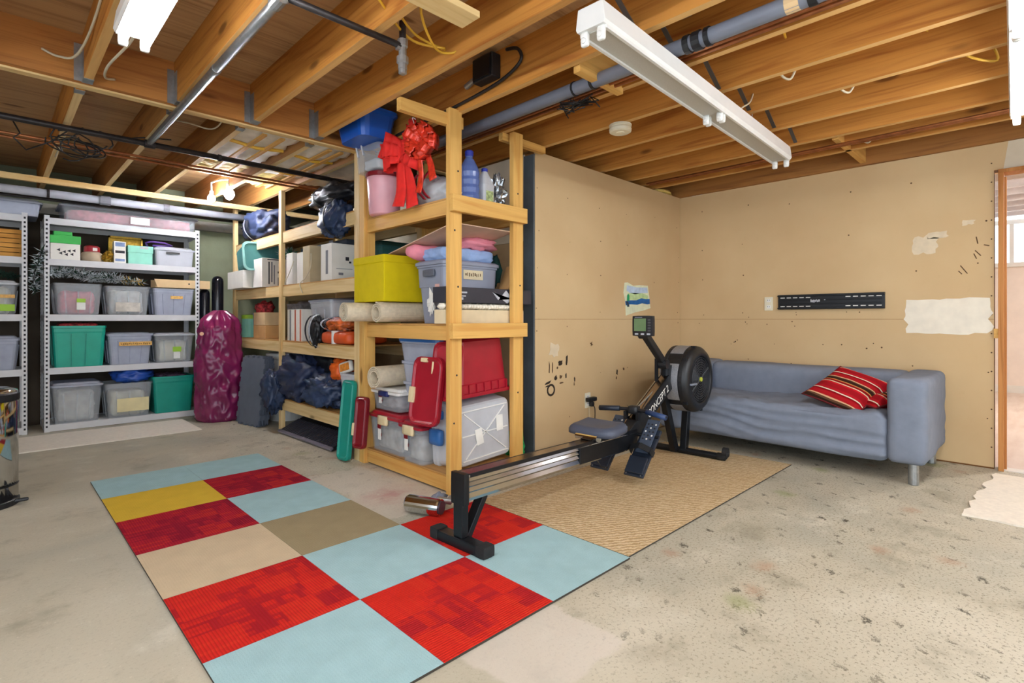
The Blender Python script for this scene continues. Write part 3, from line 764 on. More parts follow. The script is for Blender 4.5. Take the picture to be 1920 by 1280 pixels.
# struts between joists seen around the strip light
BR = plain('bridging_steel', '#6d6a66', 0.45, 0.7)
for n_, (i, y) in enumerate(((9, 1.20), (10, 1.20), (11, 1.20), (12, 1.20), (13, 1.20), (14, 1.2))):
    x0 = FRONT[i]; x1 = FRONT[i+1]-0.038
    MB().bar((x0, y, ZJ+0.012), (x1, y, ZS-0.015), 0.022, 0.005).build('bridging_strut', BR, ceil)
    MB().bar((x0, y+0.04, ZS-0.015), (x1, y+0.04, ZJ+0.012), 0.022, 0.005).build('bridging_strut', BR, ceil)

# ------------------------------------------------------------------ wires
def wire(name, label, pts, r, mat, n=6, group=None, smooth_n=6):
    P = [Vector(p) for p in pts]; out = []
    for i in range(len(P)-1):
        p0 = P[max(i-1, 0)]; p1 = P[i]; p2 = P[i+1]; p3 = P[min(i+2, len(P)-1)]
        for k in range(smooth_n):
            t = k/smooth_n
            out.append(0.5*((2*p1) + (p2-p0)*t + (2*p0-5*p1+4*p2-p3)*t*t + (3*p1-p0-3*p2+p3)*t**3))
    out.append(P[-1])
    m = MB(); m.tube(out, r, n); o = m.build(name, mat, smooth=True)
    return tag(o, label, 'cable', group)
wire('yellow_cable', 'long yellow cable swinging below the joists by the hanging valve', [(1.17, 1.3, 2.40), (1.19, 1.7, 2.30), (1.42, 1.95, 2.27), (1.55, 1.98, 2.285), (1.575, 1.85, 2.31), (1.575, 1.70, 2.38), (1.565, 1.55, 2.46)], 0.006, YCABLE)
wire('yellow_cable', 'yellow cable bundled behind the valve, lower strand', [(0.80, 1.55, 2.42), (0.98, 1.80, 2.36), (1.17, 1.92, 2.30), (1.36, 2.02, 2.29), (1.52, 1.99, 2.30)], 0.006, YCABLE)
wire('yellow_cable', 'yellow cable bundled behind the valve, upper strand', [(0.80, 1.45, 2.44), (0.98, 1.72, 2.39), (1.17, 1.88, 2.33), (1.36, 2.0, 2.31), (1.53, 2.0, 2.30)], 0.006, YCABLE)
wire('yellow_cable', 'yellow cable loop near the lit left strip light', [(0.40, 1.95, 2.44), (0.47, 2.02, 2.40), (0.56, 2.0, 2.37), (0.66, 1.9, 2.40), (0.735, 1.78, 2.46)], 0.006, YCABLE)
wire('white_cable', 'white cable entering the beam left of the first joist', [(0.18, 3.475, 2.36), (0.24, 3.44, 2.33), (0.30, 3.3, 2.31), (0.33, 2.9, 2.36), (0.325, 2.2, 2.45)], 0.006, WCABLE)
wire('white_cable', 'white cable from the lit left fixture to the beam', [(0.41, 2.56, 2.17), (0.42, 2.75, 2.2), (0.395, 3.1, 2.22), (0.42, 3.4, 2.27), (0.47, 3.48, 2.30)], 0.006, WCABLE)
wire('white_cable', 'white cable running across the plywood behind the beam', [(0.10, 3.66, 2.44), (0.30, 4.0, 2.45), (0.34, 4.05, 2.30), (0.355, 4.4, 2.26), (0.345, 5.2, 2.24)], 0.005, WCABLE)
wire('white_cable', 'white cable sagging between far joists near the iron pipe', [(0.80, 4.3, 2.42), (0.95, 4.1, 2.36), (1.08, 4.02, 2.33), (1.12, 3.9, 2.38), (1.10, 3.7, 2.44)], 0.005, WCABLE)
wire('yellow_cable', 'short yellow cable hanging from a joist beside the strip light', [(2.44, 0.9, 2.44), (2.47, 0.86, 2.36), (2.52, 0.84, 2.33), (2.60, 0.86, 2.37), (2.76, 0.9, 2.40)], 0.006, YCABLE)
wire('white_cable', 'pale cable feeding the unlit strip light from a joist', [(3.20, 1.22, 2.36), (3.12, 1.21, 2.28), (3.0, 1.205, 2.215), (2.97, 1.205, 2.193)], 0.005, WCABLE)
wire('yellow_cable', 'yellow cable drooping beside the lit right strip light', [(3.19, 0.42, 2.42), (3.22, 0.34, 2.34), (3.30, 0.26, 2.27), (3.38, 0.17, 2.25), (3.30, 0.2, 2.33), (3.23, 0.30, 2.40)], 0.006, YCABLE)
for (x, y, lab) in ((2.86, 0.95, 'stub of white cable under the joist nearest the drain pipe'), (3.26, 0.78, 'stub of white cable under the second bright joist'), (4.3, 0.9, 'stub of white cable beside the solid blocking')):
    wire('white_cable', lab, [(x-0.01, y, ZJ+0.09), (x+0.02, y+0.01, ZJ+0.03), (x+0.06, y-0.02, ZJ+0.01), (x+0.05, y-0.05, ZJ+0.05)], 0.006, WCABLE)
# dark coil of wire looped over the iron pipe
cw = thing('wire_coil', 'loose dark coil of wire hung over the iron pipe on the left', 'cable', (0.42, 4.45, 2.15))
for i in range(7):
    q = random.Random(40+i); a0 = q.uniform(0, 6.3); rx = q.uniform(0.07, 0.16); rz_ = q.uniform(0.04, 0.09); cx = 0.42+q.uniform(-.06, .06); cy = 4.42+q.uniform(-.12, .1)
    pts = [(cx+rx*cos(a0+t*0.5), cy+0.10*sin(a0*2+t*0.35), 2.17-0.02*(i % 3)+rz_*sin(a0+t*0.5)) for t in range(13)]
    MB().tube(pts, 0.0045, 5).build('wire_loop', BCABLE, cw, smooth=True)
MB().tube([(0.10, 4.45, 2.24), (0.13, 4.43, 2.17), (0.10, 4.40, 2.13), (0.16, 4.5, 2.09), (0.27, 4.48, 2.16), (0.36, 4.35, 2.23), (0.42, 4.3, 2.24)], 0.0045, 5).build('wire_end', BCABLE, cw, smooth=True)
MB().tube([(0.5, 4.3, 2.24), (0.62, 4.34, 2.23), (0.75, 4.3, 2.26), (0.9, 4.3, 2.28)], 0.0045, 5).build('wire_end', BCABLE, cw, smooth=True)
# junction box on a joist with its black cable
jb = thing('junction_box', 'black junction box fixed to a joist above the wooden shelf end', 'junction box', (1.93, 2.15, 2.33))
m = MB(); m.box(1.90, 1.966, 2.08, 2.24, 2.33, 2.46); m.build('box_body', BLACK, jb, bevel=0.006)
m = MB(); m.cyl((1.93, 2.24, 2.37), (1.93, 2.33, 2.35), 0.016, 10); m.build('connector', STEEL, jb)
m = MB(); m.box(1.893, 1.90, 2.09, 2.23, 2.34, 2.45); m.build('cover_plate', BLACKM, jb, bevel=0.002)
wire('black_cable', 'black cable curling along the joist from the junction box', [(1.95, 2.02, 2.46), (1.945, 1.93, 2.43), (1.945, 1.91, 2.36), (1.95, 2.05, 2.31), (1.955, 2.3, 2.29), (1.955, 2.6, 2.28), (1.955, 3.1, 2.27)], 0.009, BCABLE)

# ------------------------------------------------------------------ wooden shelving
HOLE = plain('dark_slot', '#26262a', 0.8)
near = thing('wooden_shelf', 'orange-toned stud shelf unit with bows and totes, at the end by the rowing machine', 'shelf', (2.2, 2.95, 0))
def stud(b, mat, par, nm='post'): return qbox(nm, b, mat, par, 0.0025)
for (x0, x1, y0, y1, zt) in ((1.90, 1.989, 2.44, 2.478, 2.262), (1.90, 1.989, 3.43, 3.499, 2.248), (2.42, 2.509, 2.44, 2.478, 2.249), (2.42, 2.509, 3.43, 3.468, 2.249)):
    stud((x0, x1, y0, y1, 0, zt), SZ, near)
for z0, z1 in ((1.648, 1.737), (0.903, 0.990), (0.012, 0.098)):
    stud((1.922, 1.960, 2.479, 3.429, z0, z1), SY, near, 'front_rail'); stud((2.455, 2.493, 2.479, 3.429, z0, z1), SY, near, 'back_rail')
for z0, z1 in ((1.655, 1.752), (0.915, 1.005)): stud((1.893, 2.512, 2.401, 2.439, z0, z1), SX, near, 'end_board')
stud((1.99, 2.56, 2.43, 2.478, 0.048, 0.088), SX, near, 'end_board'); 
for z in (1.738, 0.991, 0.099): qbox('shelf_board', (1.924, 2.492, 2.48, 3.428, z, z+0.010), PLYS, near)
m = MB()
for (x, z) in ((1.945, 1.70), (1.96, 1.90), (1.935, 1.55), (1.95, 0.70), (1.96, 1.22), (2.46, 1.85), (2.48, 1.25), (2.46, 0.55), (1.93, 0.42)):
    m.cyl((x, 2.4385, z), (x, 2.441, z), 0.006, 8)
m.build('nail_heads', HOLE, near, kind='stuff')

lng = thing('wooden_shelf', 'long pale wooden shelf unit packed with boxes and bags, along the inner wall', 'shelf', (2.2, 4.95, 0))
for (y0, y1, zt) in ((3.51, 3.585, 2.248), (4.955, 5.015, 2.215), (6.26, 6.32, 2.248)):
    stud((1.905, 1.943, y0, y1, 0, zt), PZ_, lng); stud((2.455, 2.493, y0, y1, 0, zt), PZ_, lng)
for z1 in (1.825, 1.332, 0.822, 0.290):
    ym = 6.26 if z1 > 0.5 else 4.955
    for (ya, yb) in (((3.586, 4.954), (5.016, 6.259)) if z1 > 0.5 else ((3.586, 4.954),)):
        stud((1.918, 1.956, ya, yb, z1-0.095, z1), PY_, lng, 'front_rail'); stud((2.445, 2.483, ya, yb, z1-0.095, z1), PY_, lng, 'back_rail')
        qbox('shelf_board', (1.92, 2.482, ya, yb, z1+0.0005, z1+0.0105), PLYS, lng)

# ------------------------------------------------------------------ metal shelving
def metal_shelf(label, x0, x1):
    y0, y1 = 6.385, 6.86; zt = 1.975
    T = thing('metal_shelf', label, 'shelf', ((x0+x1)/2, (y0+y1)/2, 0), 0, 'grey metal shelf units')
    for (px, sx) in ((x0, 1), (x1, -1)):
        for (py, sy) in ((y0, 1), (y1, -1)):
            m = MB(); m.box(min(px, px+sx*0.04), max(px, px+sx*0.04), min(py, py+sy*0.003), max(py, py+sy*0.003), 0, zt)
            m.box(min(px, px+sx*0.003), max(px, px+sx*0.003), min(py, py+sy*0.04), max(py, py+sy*0.04), 0, zt)
            po = m.build('post', LGREY_METAL, T)
            if sy > 0:
                h = MB()
                for i in range(48):
                    z = 0.05 + i*0.04; h.box(px+sx*0.02-0.007, px+sx*0.02+0.007, py-0.0008, py+0.001, z-0.009, z+0.009)
                h.build('slots', HOLE, po, kind='stuff')
            h = MB()
            for i in range(48):
                z = 0.05 + i*0.04; h.box(px-0.0008, px+0.0038, py+sy*0.02-0.007, py+sy*0.02+0.007, z-0.009, z+0.009)
            h.build('slots', HOLE, po, kind='stuff')
    for z in (1.952, 1.578, 1.069, 0.580, 0.060):
        s = MB(); s.box(x0+0.004, x1-0.004, y0+0.004, y1-0.004, z-0.010, z); s.build('shelf_board', LGREY_METAL, T)
        for (a, b) in ((y0+0.003, y0+0.008), (y1-0.008, y1-0.003)):
            s = MB(); s.box(x0+0.04, x1-0.04, a, b, z-0.056, z+0.003); s.build('shelf_lip', LGREY_METAL, T)
        for (a, b) in ((x0+0.003, x0+0.008), (x1-0.008, x1-0.003)):
            s = MB(); s.box(a, b, y0+0.04, y1-0.04, z-0.056, z+0.003); s.build('shelf_lip', LGREY_METAL, T)
    return T
metal_shelf('pale grey metal shelf unit holding teal and clear totes', 0.345, 1.597)
metal_shelf('pale grey metal shelf unit behind the steel bin, mostly out of sight', -1.015, 0.238)

# ------------------------------------------------------------------ totes on the metal shelves
L1, L2, L3, L4, L5 = 1.953, 1.579, 1.070, 0.581, 0.061
PINKC = plain('pink_cloth', '#d8606c', 0.85, var=0.35, scale=22)
PALEC = plain('pale_cloth', '#cfc8bc', 0.85, var=0.2, scale=18)
CREAMC = plain('cream_paper', '#dcd2b4', 0.8, var=0.15, scale=12)
BLUEC = plain('blue_cloth', '#7f92b8', 0.85, var=0.25, scale=14)
MIXC = plain('mixed_cloth', '#a89c98', 0.85, var=0.4, scale=16)
LIME = plain('lime_label', '#9cc83c', 0.6); WLAB = plain('white_label', '#f0efe8', 0.6); OLAB = plain('orange_label', '#dcab5c', 0.6, var=0.2, scale=60)
def totem(label, x0, x1, z, h, body, **kw):
    d = kw.pop('d', 0.40); yf = kw.pop('yf', 6.40)
    return tote('storage_tote', label, 'storage tote', (x0+x1)/2, yf+d/2, z, x1-x0-0.006, d, h, body, **kw)
totem('long flat clear tote of pink checked cloth on top of the metal shelf', 0.455, 1.585, L1, 0.165, CLR, lid=CLRB, fill=PINKC, fill_h=0.7, taper=0.95, ribs=0, sticker=[(0.05, 0.055, 0.16, 0.07, WLAB)], yf=6.395, d=0.42)
totem('flat clear tote on the top shelf behind the bin, at the frame edge', -0.35, 0.335, L1, 0.15, CLRB, lid=CLRB, fill=PALEC, fill_h=0.5, taper=0.93, ribs=0, yf=6.395)
totem('clear tote of pink cloth with green-and-white label, under the garland', 0.405, 0.775, L3, 0.295, CLR, fill=PINKC, fill_h=0.75, sticker=[(0.02, 0.085, 0.065, 0.075, WLAB), (0.02, 0.135, 0.065, 0.035, LIME)])
totem('clear tote of rumpled pale cloth in the middle of the third shelf', 0.785, 1.163, L3, 0.285, CLR, fill=PALEC, fill_h=0.85, sticker=[(0.0, 0.08, 0.2, 0.09, PALEC)])
totem('hazy blue-grey clear tote with yellow tag under the flat cardboard', 1.176, 1.560, L3, 0.275, CLRB, fill=BLUEC, fill_h=0.7, sticker=[(0.02, 0.185, 0.11, 0.03, OLAB)])
totem('large teal lidless tote brimming with red and white things', 0.392, 0.806, L4, 0.385, TEAL, fill=plain('red_white_cloth', '#b83a3c', 0.7, var=0.9, scale=26), fill_h=1.06, ribs=2, taper=0.88)
lt = totem('clear tote with orange tape label beside the large teal tote', 0.806, 1.182, L4, 0.315, CLRB, lid=CLRB, fill=BLUEC, fill_h=0.65, lidh=0.02, sticker=[(0.04, 0.205, 0.27, 0.038, OLAB)])
lo = totem('clear tote of stacked paper with round green label', 1.188, 1.555, L4, 0.305, CLR, lid=CLRM, fill=CREAMC, fill_h=0.72, lidh=0.02, sticker=[(0.02, 0.075, 0.06, 0.075, WLAB), (0.02, 0.135, 0.075, 0.05, LIME)])
totem('milky clear lidded tote at the bottom left of the metal shelf', 0.392, 0.775, L5, 0.375, CLR, lid=CLRB, fill=PALEC, fill_h=0.78, lidh=0.03)
totem('clear open tote of cream paper under the blue bag', 0.787, 1.182, L5, 0.335, CLR, fill=CREAMC, fill_h=0.75, sticker=[(0.03, 0.12, 0.26, 0.13, plain('paper_stack', '#e6d8a6', 0.8))])
totem('teal tote at the bottom right of the metal shelf', 1.176, 1.560, L5, 0.375, TEALD, fill=plain('dark_odds', '#5a4258', 0.8, var=0.9, scale=30), fill_h=1.04, ribs=0)
totem('clear tote with lime label half hidden at the left frame edge', -0.15, 0.180, L3, 0.30, CLR, lid=CLRM, fill=CREAMC, fill_h=0.8, sticker=[(0.09, 0.06, 0.10, 0.06, LIME), (0.07, 0.16, 0.14, 0.03, OLAB)])
totem('plain clear tote at the left frame edge above the bin', -0.20, 0.188, L4, 0.30, CLRB, lid=CLRB, fill=PALEC, fill_h=0.5)
# faded strokes of writing on the orange tape label
sq = MB(); rq = random.Random(9); ysq = -0.20*(0.86+0.14*0.2/0.295)-0.0145
for i in range(15):
    x = -0.08 + i*0.0165; sq.box(x, x+rq.uniform(0.006, 0.012), ysq-0.0006, ysq, 0.203+rq.uniform(-.009, .002), 0.203+rq.uniform(0.004, 0.012))
sq.build('faded_writing', plain('brown_ink', '#8a6a2c', 0.7), lt, world=False, kind='stuff')
# gift box, biscuit jar, mint box, grey tote, gold things on the second shelf
g = thing('gift_box', 'white patterned box with bright green lid on the second shelf', 'box', (0.495, 6.51, L2))
GRN = plain('bright_green', '#3cb050', 0.5); 
qbox('body', (0.390, 0.603, 6.40, 6.60, L2, L2+0.155), PAPERW, g, 0.003)
qbox('lid', (0.385, 0.608, 6.395, 6.605, L2+0.150, L2+0.225), GRN, g, 0.004); qbox('lid_handle', (0.412, 0.55, 6.43, 6.57, L2+0.225, L2+0.266), GRN, g, 0.008)
for (x, z) in ((0.45, 0.09), (0.465, 0.06), (0.49, 0.075), (0.525, 0.085), (0.545, 0.055), (0.56, 0.09), (0.505, 0.05)):
    m = MB(); m.prism([(x+0.013*cos(a*pi/3)*(1.3 if a % 2 else 0.6), L2+z+0.013*sin(a*pi/3)*(1.3 if a % 2 else 0.6)) for a in range(6)], 6.398, 6.4005, lambda u, v, w: (u, w, v)); m.build('dark_motif', INK, g)
j = thing('biscuit_jar', 'squat pale jar with red lid between gift box and gold ornament', 'jar', (0.70, 6.50, L2))
MB().lathe([(0.07, 0), (0.085, 0.01), (0.088, 0.05), (0.08, 0.085), (0.06, 0.098), (0.05, 0.1)], (0.70, 6.50, L2), 24).build('body', plain('stoneware', '#b9a68c', 0.5, var=0.2), j, smooth=True)
MB().lathe([(0.062, 0.098), (0.064, 0.10), (0.062, 0.145), (0.05, 0.155), (0.02, 0.158)], (0.70, 6.50, L2), 24).build('lid', REDP, j, smooth=False)
MB().box(0.70, 0.735, 6.433, 6.440, L2+0.105, L2+0.135).build('white_motif', WLAB, j)
GOLD = plain('gold_foil', '#a8862e', 0.35, 0.7, var=0.3, scale=60)
m = MB(); m.blob((0.815, 6.45, L2+0.05), (0.04, 0.04, 0.05), 16, 12, 0.6, 6, 4, ridge=0.5); tag(m.build('gold_ornament', GOLD), 'crumpled gold ornament beside the biscuit jar', 'ornament')
t = thing('gold_tray', 'shallow gold tray leaning at the back of the second shelf', 'tray', (0.97, 6.62, L2))
MB().box(0.845, 1.13, 6.66, 6.675, L2, L2+0.285).build('back_panel', GOLD, t); 
for (b) in ((0.845, 1.13, 6.62, 6.675, L2+0.27, L2+0.29), (0.845, 0.86, 6.62, 6.675, L2, L2+0.29), (1.115, 1.13, 6.62, 6.675, L2, L2+0.29)): MB().box(*b).build('rim', GOLD, t)
b = thing('snack_box', 'narrow white box with blue print before the gold tray', 'box', (0.91, 6.47, L2))
qbox('body', (0.862, 0.958, 6.42, 6.52, L2, L2+0.215), PAPERW, b, 0.002)
for (z0, z1, mt) in ((0.165, 0.205, BLUEC), (0.10, 0.125, INK), (0.02, 0.045, BLUEC)): MB().box(0.872, 0.948, 6.4185, 6.42, L2+z0, L2+z1).build('print_band', mt, b)
b = thing('mint_box', 'mint green lidded box on the second shelf', 'box', (1.075, 6.50, L2)); MINT = plain('mint_card', '#8fd6c0', 0.6)
qbox('body', (0.975, 1.178, 6.41, 6.59, L2, L2+0.12), MINT, b, 0.002); qbox('lid', (0.970, 1.183, 6.405, 6.595, L2+0.115, L2+0.185), MINT, b, 0.003); qbox('label_holder', (1.07, 1.14, 6.400, 6.405, L2+0.155, L2+0.178), STEEL, b)
totem('pale grey lidded box with dark latch at the right of the second shelf', 1.192, 1.556, L2, 0.20, GREYB, lid=GREYB, ribs=0, taper=0.92, lidh=0.03, d=0.36, sticker=[(-0.02, 0.135, 0.12, 0.02, BLACK)])
m = MB(); m.tube([(1.16, 6.55, L2+0.2), (1.14, 6.52, L2+0.235), (1.18, 6.5, L2+0.25), (1.3, 6.5, L2+0.245), (1.37, 6.52, L2+0.225), (1.3, 6.53, L2+0.215), (1.2, 6.53, L2+0.215)], 0.010, 8); tag(m.build('purple_garland_hoop', plain('purple_satin', '#6a4a9a', 0.5), smooth=True), 'small purple hoop lying behind the pale grey box lid', 'hoop')
t = thing('wood_crate', 'amber slatted wooden crate on the left frame edge shelf', 'crate', (0.05, 6.52, L2))
AMB = wood('amber_wood', '#b87a2c', '#dca04a', 0)
for i in range(6): qbox('slat', (-0.15, 0.208, 6.42, 6.432, L2+0.002+i*0.041, L2+0.038+i*0.041), AMB, t, 0.002)
for x in (-0.14, 0.02, 0.185): qbox('upright', (x, x+0.02, 6.433, 6.445, L2, L2+0.245), AMB, t)
for i in range(6): qbox('slat', (0.196, 0.208, 6.4325, 6.63, L2+0.002+i*0.041, L2+0.038+i*0.041), AMB, t, 0.002)
# frosted pine garland lying along the third shelf on the totes
def garland(name, label, pts, seed, cols, thick=0.075, count=1300):
    T = thing(name, label, 'garland', pts[0]); q = random.Random(seed)
    P = [Vector(p) for p in pts]
    MB().tube(P, 0.010, 6).build('stem', BCABLE, T, smooth=True)
    for ci, mt in enumerate(cols):
        m = MB()
        for i in range(count//len(cols)):
            s = q.random()*(len(P)-1); k = int(s); c = P[k].lerp(P[min(k+1, len(P)-1)], s-k)
            d = Vector((q.gauss(0, 1), q.gauss(0, 1), q.gauss(0, 0.8))).normalized(); ln = thick*q.uniform(0.6, 1.3)
            e = c + d*ln; w = d.cross(Vector((q.random(), q.random(), q.random()))).normalized()*0.0085
            e.z = max(e.z, c.z-0.045)
            a = m.vert(c-w); b = m.vert(c+w); f = m.vert(e); g2 = m.vert((c+e)/2 + d.cross(w).normalized()*0.005); m.face(a, b, f); m.face(a, g2, f)
        m.build('needles', mt, T, kind='stuff')
    return T
PINE = plain('dark_pine', '#1f3a2c', 0.8, var=0.3); FROST = plain('frosted_needle', '#c2c8cc', 0.8, var=0.15); GOLDN = plain('gilt_leaf', '#cfa94c', 0.5, var=0.3)
garland('pine_garland', 'frosted pine garland lying over the clear totes', [(0.38, 6.42, L3+0.37), (0.5, 6.44, L3+0.40), (0.62, 6.42, L3+0.375), (0.72, 6.43, L3+0.35), (0.82, 6.42, L3+0.36), (0.9, 6.43, L3+0.345)], 3, [FROST, PINE, FROST])
garland('leaf_garland', 'white and gilt leaf garland right of the frosted pine', [(0.9, 6.44, L3+0.34), (1.0, 6.43, L3+0.34), (1.10, 6.44, L3+0.33)], 5, [FROST, GOLDN, PINE], 0.05, 300)
garland('pine_garland', 'dark pine sprig hanging between the two metal shelf units', [(0.33, 6.36, L3+0.58), (0.30, 6.40, L3+0.45), (0.28, 6.42, L3+0.33), (0.29, 6.42, L3+0.2)], 7, [PINE, FROST], 0.06, 260)
garland('pine_garland', 'dark green pine heap on the tote at the left frame edge', [(-0.1, 6.5, L3+0.345), (0.0, 6.47, L3+0.365), (0.1, 6.5, L3+0.35), (0.16, 6.5, L3+0.345)], 9, [PINE, PINE], 0.05, 400)
t = thing('cardboard_tray', 'shallow tan cardboard tray jutting past the metal shelf post', 'box', (1.44, 6.55, L3+0.285))
qbox('base', (1.20, 1.70, 6.40, 6.62, L3+0.285, L3+0.291), CARDP, t)
MB().prism([(1.22, L3+0.285), (1.70, L3+0.285), (1.70, L3+0.37), (1.19, L3+0.37)], 6.395, 6.400, lambda u, v, w: (u, w, v)).build('front_wall', CARDP, t)
qbox('back_wall', (1.20, 1.70, 6.615, 6.62, L3+0.29, L3+0.37), CARDP, t); qbox('side_wall', (1.695, 1.70, 6.40, 6.615, L3+0.29, L3+0.37), CARDP, t)
MB().cyl((1.50, 6.393, L3+0.33), (1.50, 6.3955, L3+0.33), 0.008, 10).build('finger_hole', HOLE, t)
# rumpled blue plastic bag over the cream tote
m = MB(); m.blob((1.03, 6.58, L5+0.405), (0.17, 0.15, 0.075), 30, 16, 0.3, 3, 2, ridge=0.28); tag(m.build('blue_bag', plain('blue_poly', '#2a58b8', 0.3), smooth=True), 'rumpled blue plastic bag lying on a clear tote', 'bag')

# ------------------------------------------------------------------ floor coverings
def carpet_mat(name, col, kind='plain', col2=None, axis='X'):
    t = NT(name); t.set(0.95, 0, 0.1)
    c = C(col); p = t.pos(coord='Object')
    f = t.noise(p, 9, 4); g = t.noise(p, 260, 2)
    base = t.ramp(f, [(0.3, sc(c, 0.93)), (0.7, sc(c, 1.05))])
    if kind == 'red':
        c2 = C(col2)
        def cells(inc, off):       # woven rectangles: one random value per cell
            sn = t.add('ShaderNodeVectorMath', operation='SNAP'); t.link(t.pos(coord='Object', loc=off), sn.inputs[0]); sn.inputs[1].default_value = inc
            wn = t.add('ShaderNodeTexWhiteNoise', noise_dimensions='2D'); t.link(sn.outputs[0], wn.inputs['Vector']); return wn.outputs['Value']
        lo, sh = ((0.115, 0.017, 1), (0.024, 0.105, 1)) if axis == 'X' else ((0.017, 0.115, 1), (0.105, 0.024, 1))
        pick = cells((0.13, 0.12, 1), (5.31, 4.17, 0)); a1 = cells(lo, (3.13, 1.71, 0)); a2 = cells(sh, (7.31, 2.23, 0))
        pat = t.math('ADD', t.math('MULTIPLY', t.math('MAXIMUM', t.math('MULTIPLY', a1, 0.9), t.math('MULTIPLY', a2, t.smooth(pick, 0.4, 0.6))), 0.55), t.math('MULTIPLY', pick, 0.5))
        base = t.mix(t.math('MULTIPLY', t.smooth(pat, 0.35, 0.15), 0.5), base, sc(C('#e23c26'), 0.9))
        blk = t.math('MULTIPLY', t.smooth(pat, 0.55, 0.95), 0.8)
        base = t.mix(t.math('MULTIPLY', blk, 0.85), base, c2)
    w = t.add('ShaderNodeTexWave', wave_type='BANDS', bands_direction=axis); t.link(p, w.inputs['Vector']); w.inputs['Scale'].default_value = 30; w.inputs['Distortion'].default_value = 0.8
    base = t.mix(t.math('MULTIPLY', t.smooth(w.outputs['Fac'], 0.45, 0.1), 0.42 if kind == 'red' else 0.03), base, sc(c, 0.45))
    base = t.mix(t.math('MULTIPLY', t.smooth(g, 0.55, 0.72), 0.25), base, sc(c, 0.7))
    t.col(base); t.bump(t.math('ADD', t.math('MULTIPLY', w.outputs['Fac'], 1.0 if kind == 'red' else 0.12), g), 0.5, 0.004)
    return t.m
T_BLUE = carpet_mat('light_blue_pile', '#a3c4c8'); T_YEL = carpet_mat('yellow_pile', '#d8b43c'); T_BEI = carpet_mat('beige_pile', '#cdb99a'); T_TAU = carpet_mat('taupe_pile', '#9a8b6c')
T_RED = carpet_mat('red_pile', '#d02a22', 'red', '#8c1428'); T_RED2 = carpet_mat('red_pile_turned', '#d42c20', 'red', '#94182a', 'Y'); T_CRIM = carpet_mat('crimson_pile', '#ae1e30', 'red', '#7a0f2c')
TX = [0.448, 0.960, 1.452, 1.954]; TY = [1.260, 1.762, 2.265, 2.770, 3.285, 3.770, 4.230]
tiles = [(0, 5, T_BLUE, 'light blue carpet tile at the far left end of the tiles'), (1, 5, T_BLUE, 'light blue carpet tile at the far right end, behind the crimson one'),
         (0, 4, T_YEL, 'mustard yellow carpet tile near the far end'), (1, 4, T_CRIM, 'crimson carpet tile right of the yellow tile'),
         (0, 3, T_CRIM, 'dark red carpet tile between the yellow and beige tiles'), (1, 3, T_BLUE, 'light blue carpet tile between the crimson and taupe tiles'),
         (0, 2, T_BEI, 'plain beige carpet tile on the left edge'), (1, 2, T_TAU, 'brown-grey taupe carpet tile in the middle'),
         (0, 1, T_RED, 'bright red carpet tile on the left, next to the beige tile'), (1, 1, T_BLUE, 'light blue carpet tile between two red tiles, behind the rower foot'), (2, 1, T_RED2, 'red carpet tile under the rear of the rowing machine'),
         (0, 0, T_BLUE, 'light blue carpet tile nearest the camera, cut by the picture edge'), (1, 0, T_RED2, 'bright red carpet tile at the near right of the tiles'), (2, 0, T_BLUE, 'light blue carpet tile at the right end beside the woven mat')]
rt = random.Random(3); TBACK = plain('tile_backing', '#3c362e', 0.9)
for (i, j, mt, lab) in tiles:
    hx = (TX[i+1]-TX[i])/2-0.0004; hy = (TY[j+1]-TY[j])/2-0.0004
    m = MB(); m.box(-hx, hx, -hy, hy, 0.0, 0.008); m.mi = [1, 0, 1, 1, 1, 1]
    o = m.build('carpet_tile', [mt, TBACK], loc=((TX[i]+TX[i+1])/2, (TY[j]+TY[j+1])/2, 0.0005), rot=(0, 0, rt.uniform(-0.001, 0.001)))
    tag(o, lab, 'carpet tile', 'loose-laid carpet tiles')
def mat_weave():
    t = NT('woven_mat'); t.set(0.92, 0, 0.1)
    p = t.pos(coord='Object')
    w = t.add('ShaderNodeTexWave', wave_type='BANDS', bands_direction='DIAGONAL'); t.link(t.pos((1, 1.6, 1), coord='Object'), w.inputs['Vector'])
    w.inputs['Scale'].default_value = 13; w.inputs['Distortion'].default_value = 4.5; w.inputs['Detail'].default_value = 2; w.inputs['Detail Scale'].default_value = 2.5
    f = t.noise(p, 3, 3); g = t.noise(p, 120, 3)
    c = t.ramp(w.outputs['Fac'], [(0.1, C('#b0966e')), (0.5, C('#c8ae86')), (0.9, C('#d4bc98'))])
    c = t.mix(t.math('MULTIPLY', t.smooth(g, 0.5, 0.7), 0.4), c, C('#957448')); c = t.mix(t.math('MULTIPLY', t.smooth(f, 0.5, 0.8), 0.3), c, C('#b48e5e'))
    t.col(c); t.bump(t.math('ADD', w.outputs['Fac'], g), 0.5, 0.004); return t.m
m = MB(); m.box(-1.03, 1.03, -0.492, 0.492, 0, 0.008); m.mi = [1, 0, 1, 1, 1, 1]; tag(m.build('woven_mat', [mat_weave(), TBACK], loc=(2.988, 1.762, 0.0005), bevel=0.002), 'tan woven mat lying under the rowing machine', 'mat')
m = MB(); m.box(-0.62, 1.40, 5.515, 6.22, 0.0005, 0.010); tag(m.build('cream_runner', CREAMRUG, bevel=0.003), 'cream runner rug in front of the metal shelves', 'rug')
def ragged_rug():
    m = MB(); pts = []; q = random.Random(6)
    for k in range(14): pts.append((3.63+q.uniform(-.012, .012), -0.55+0.87*k/13))
    for k in range(18): pts.append((3.66+1.08*k/17, 0.315-0.06*k/17+q.uniform(-.02, .02)))
    pts += [(4.74, -0.55)]
    m.prism(pts, 0.0005, 0.010); return m
tag(ragged_rug().build('cream_rug', CREAMRUG), 'cream rug with ragged edge before the doorway on the right', 'rug')

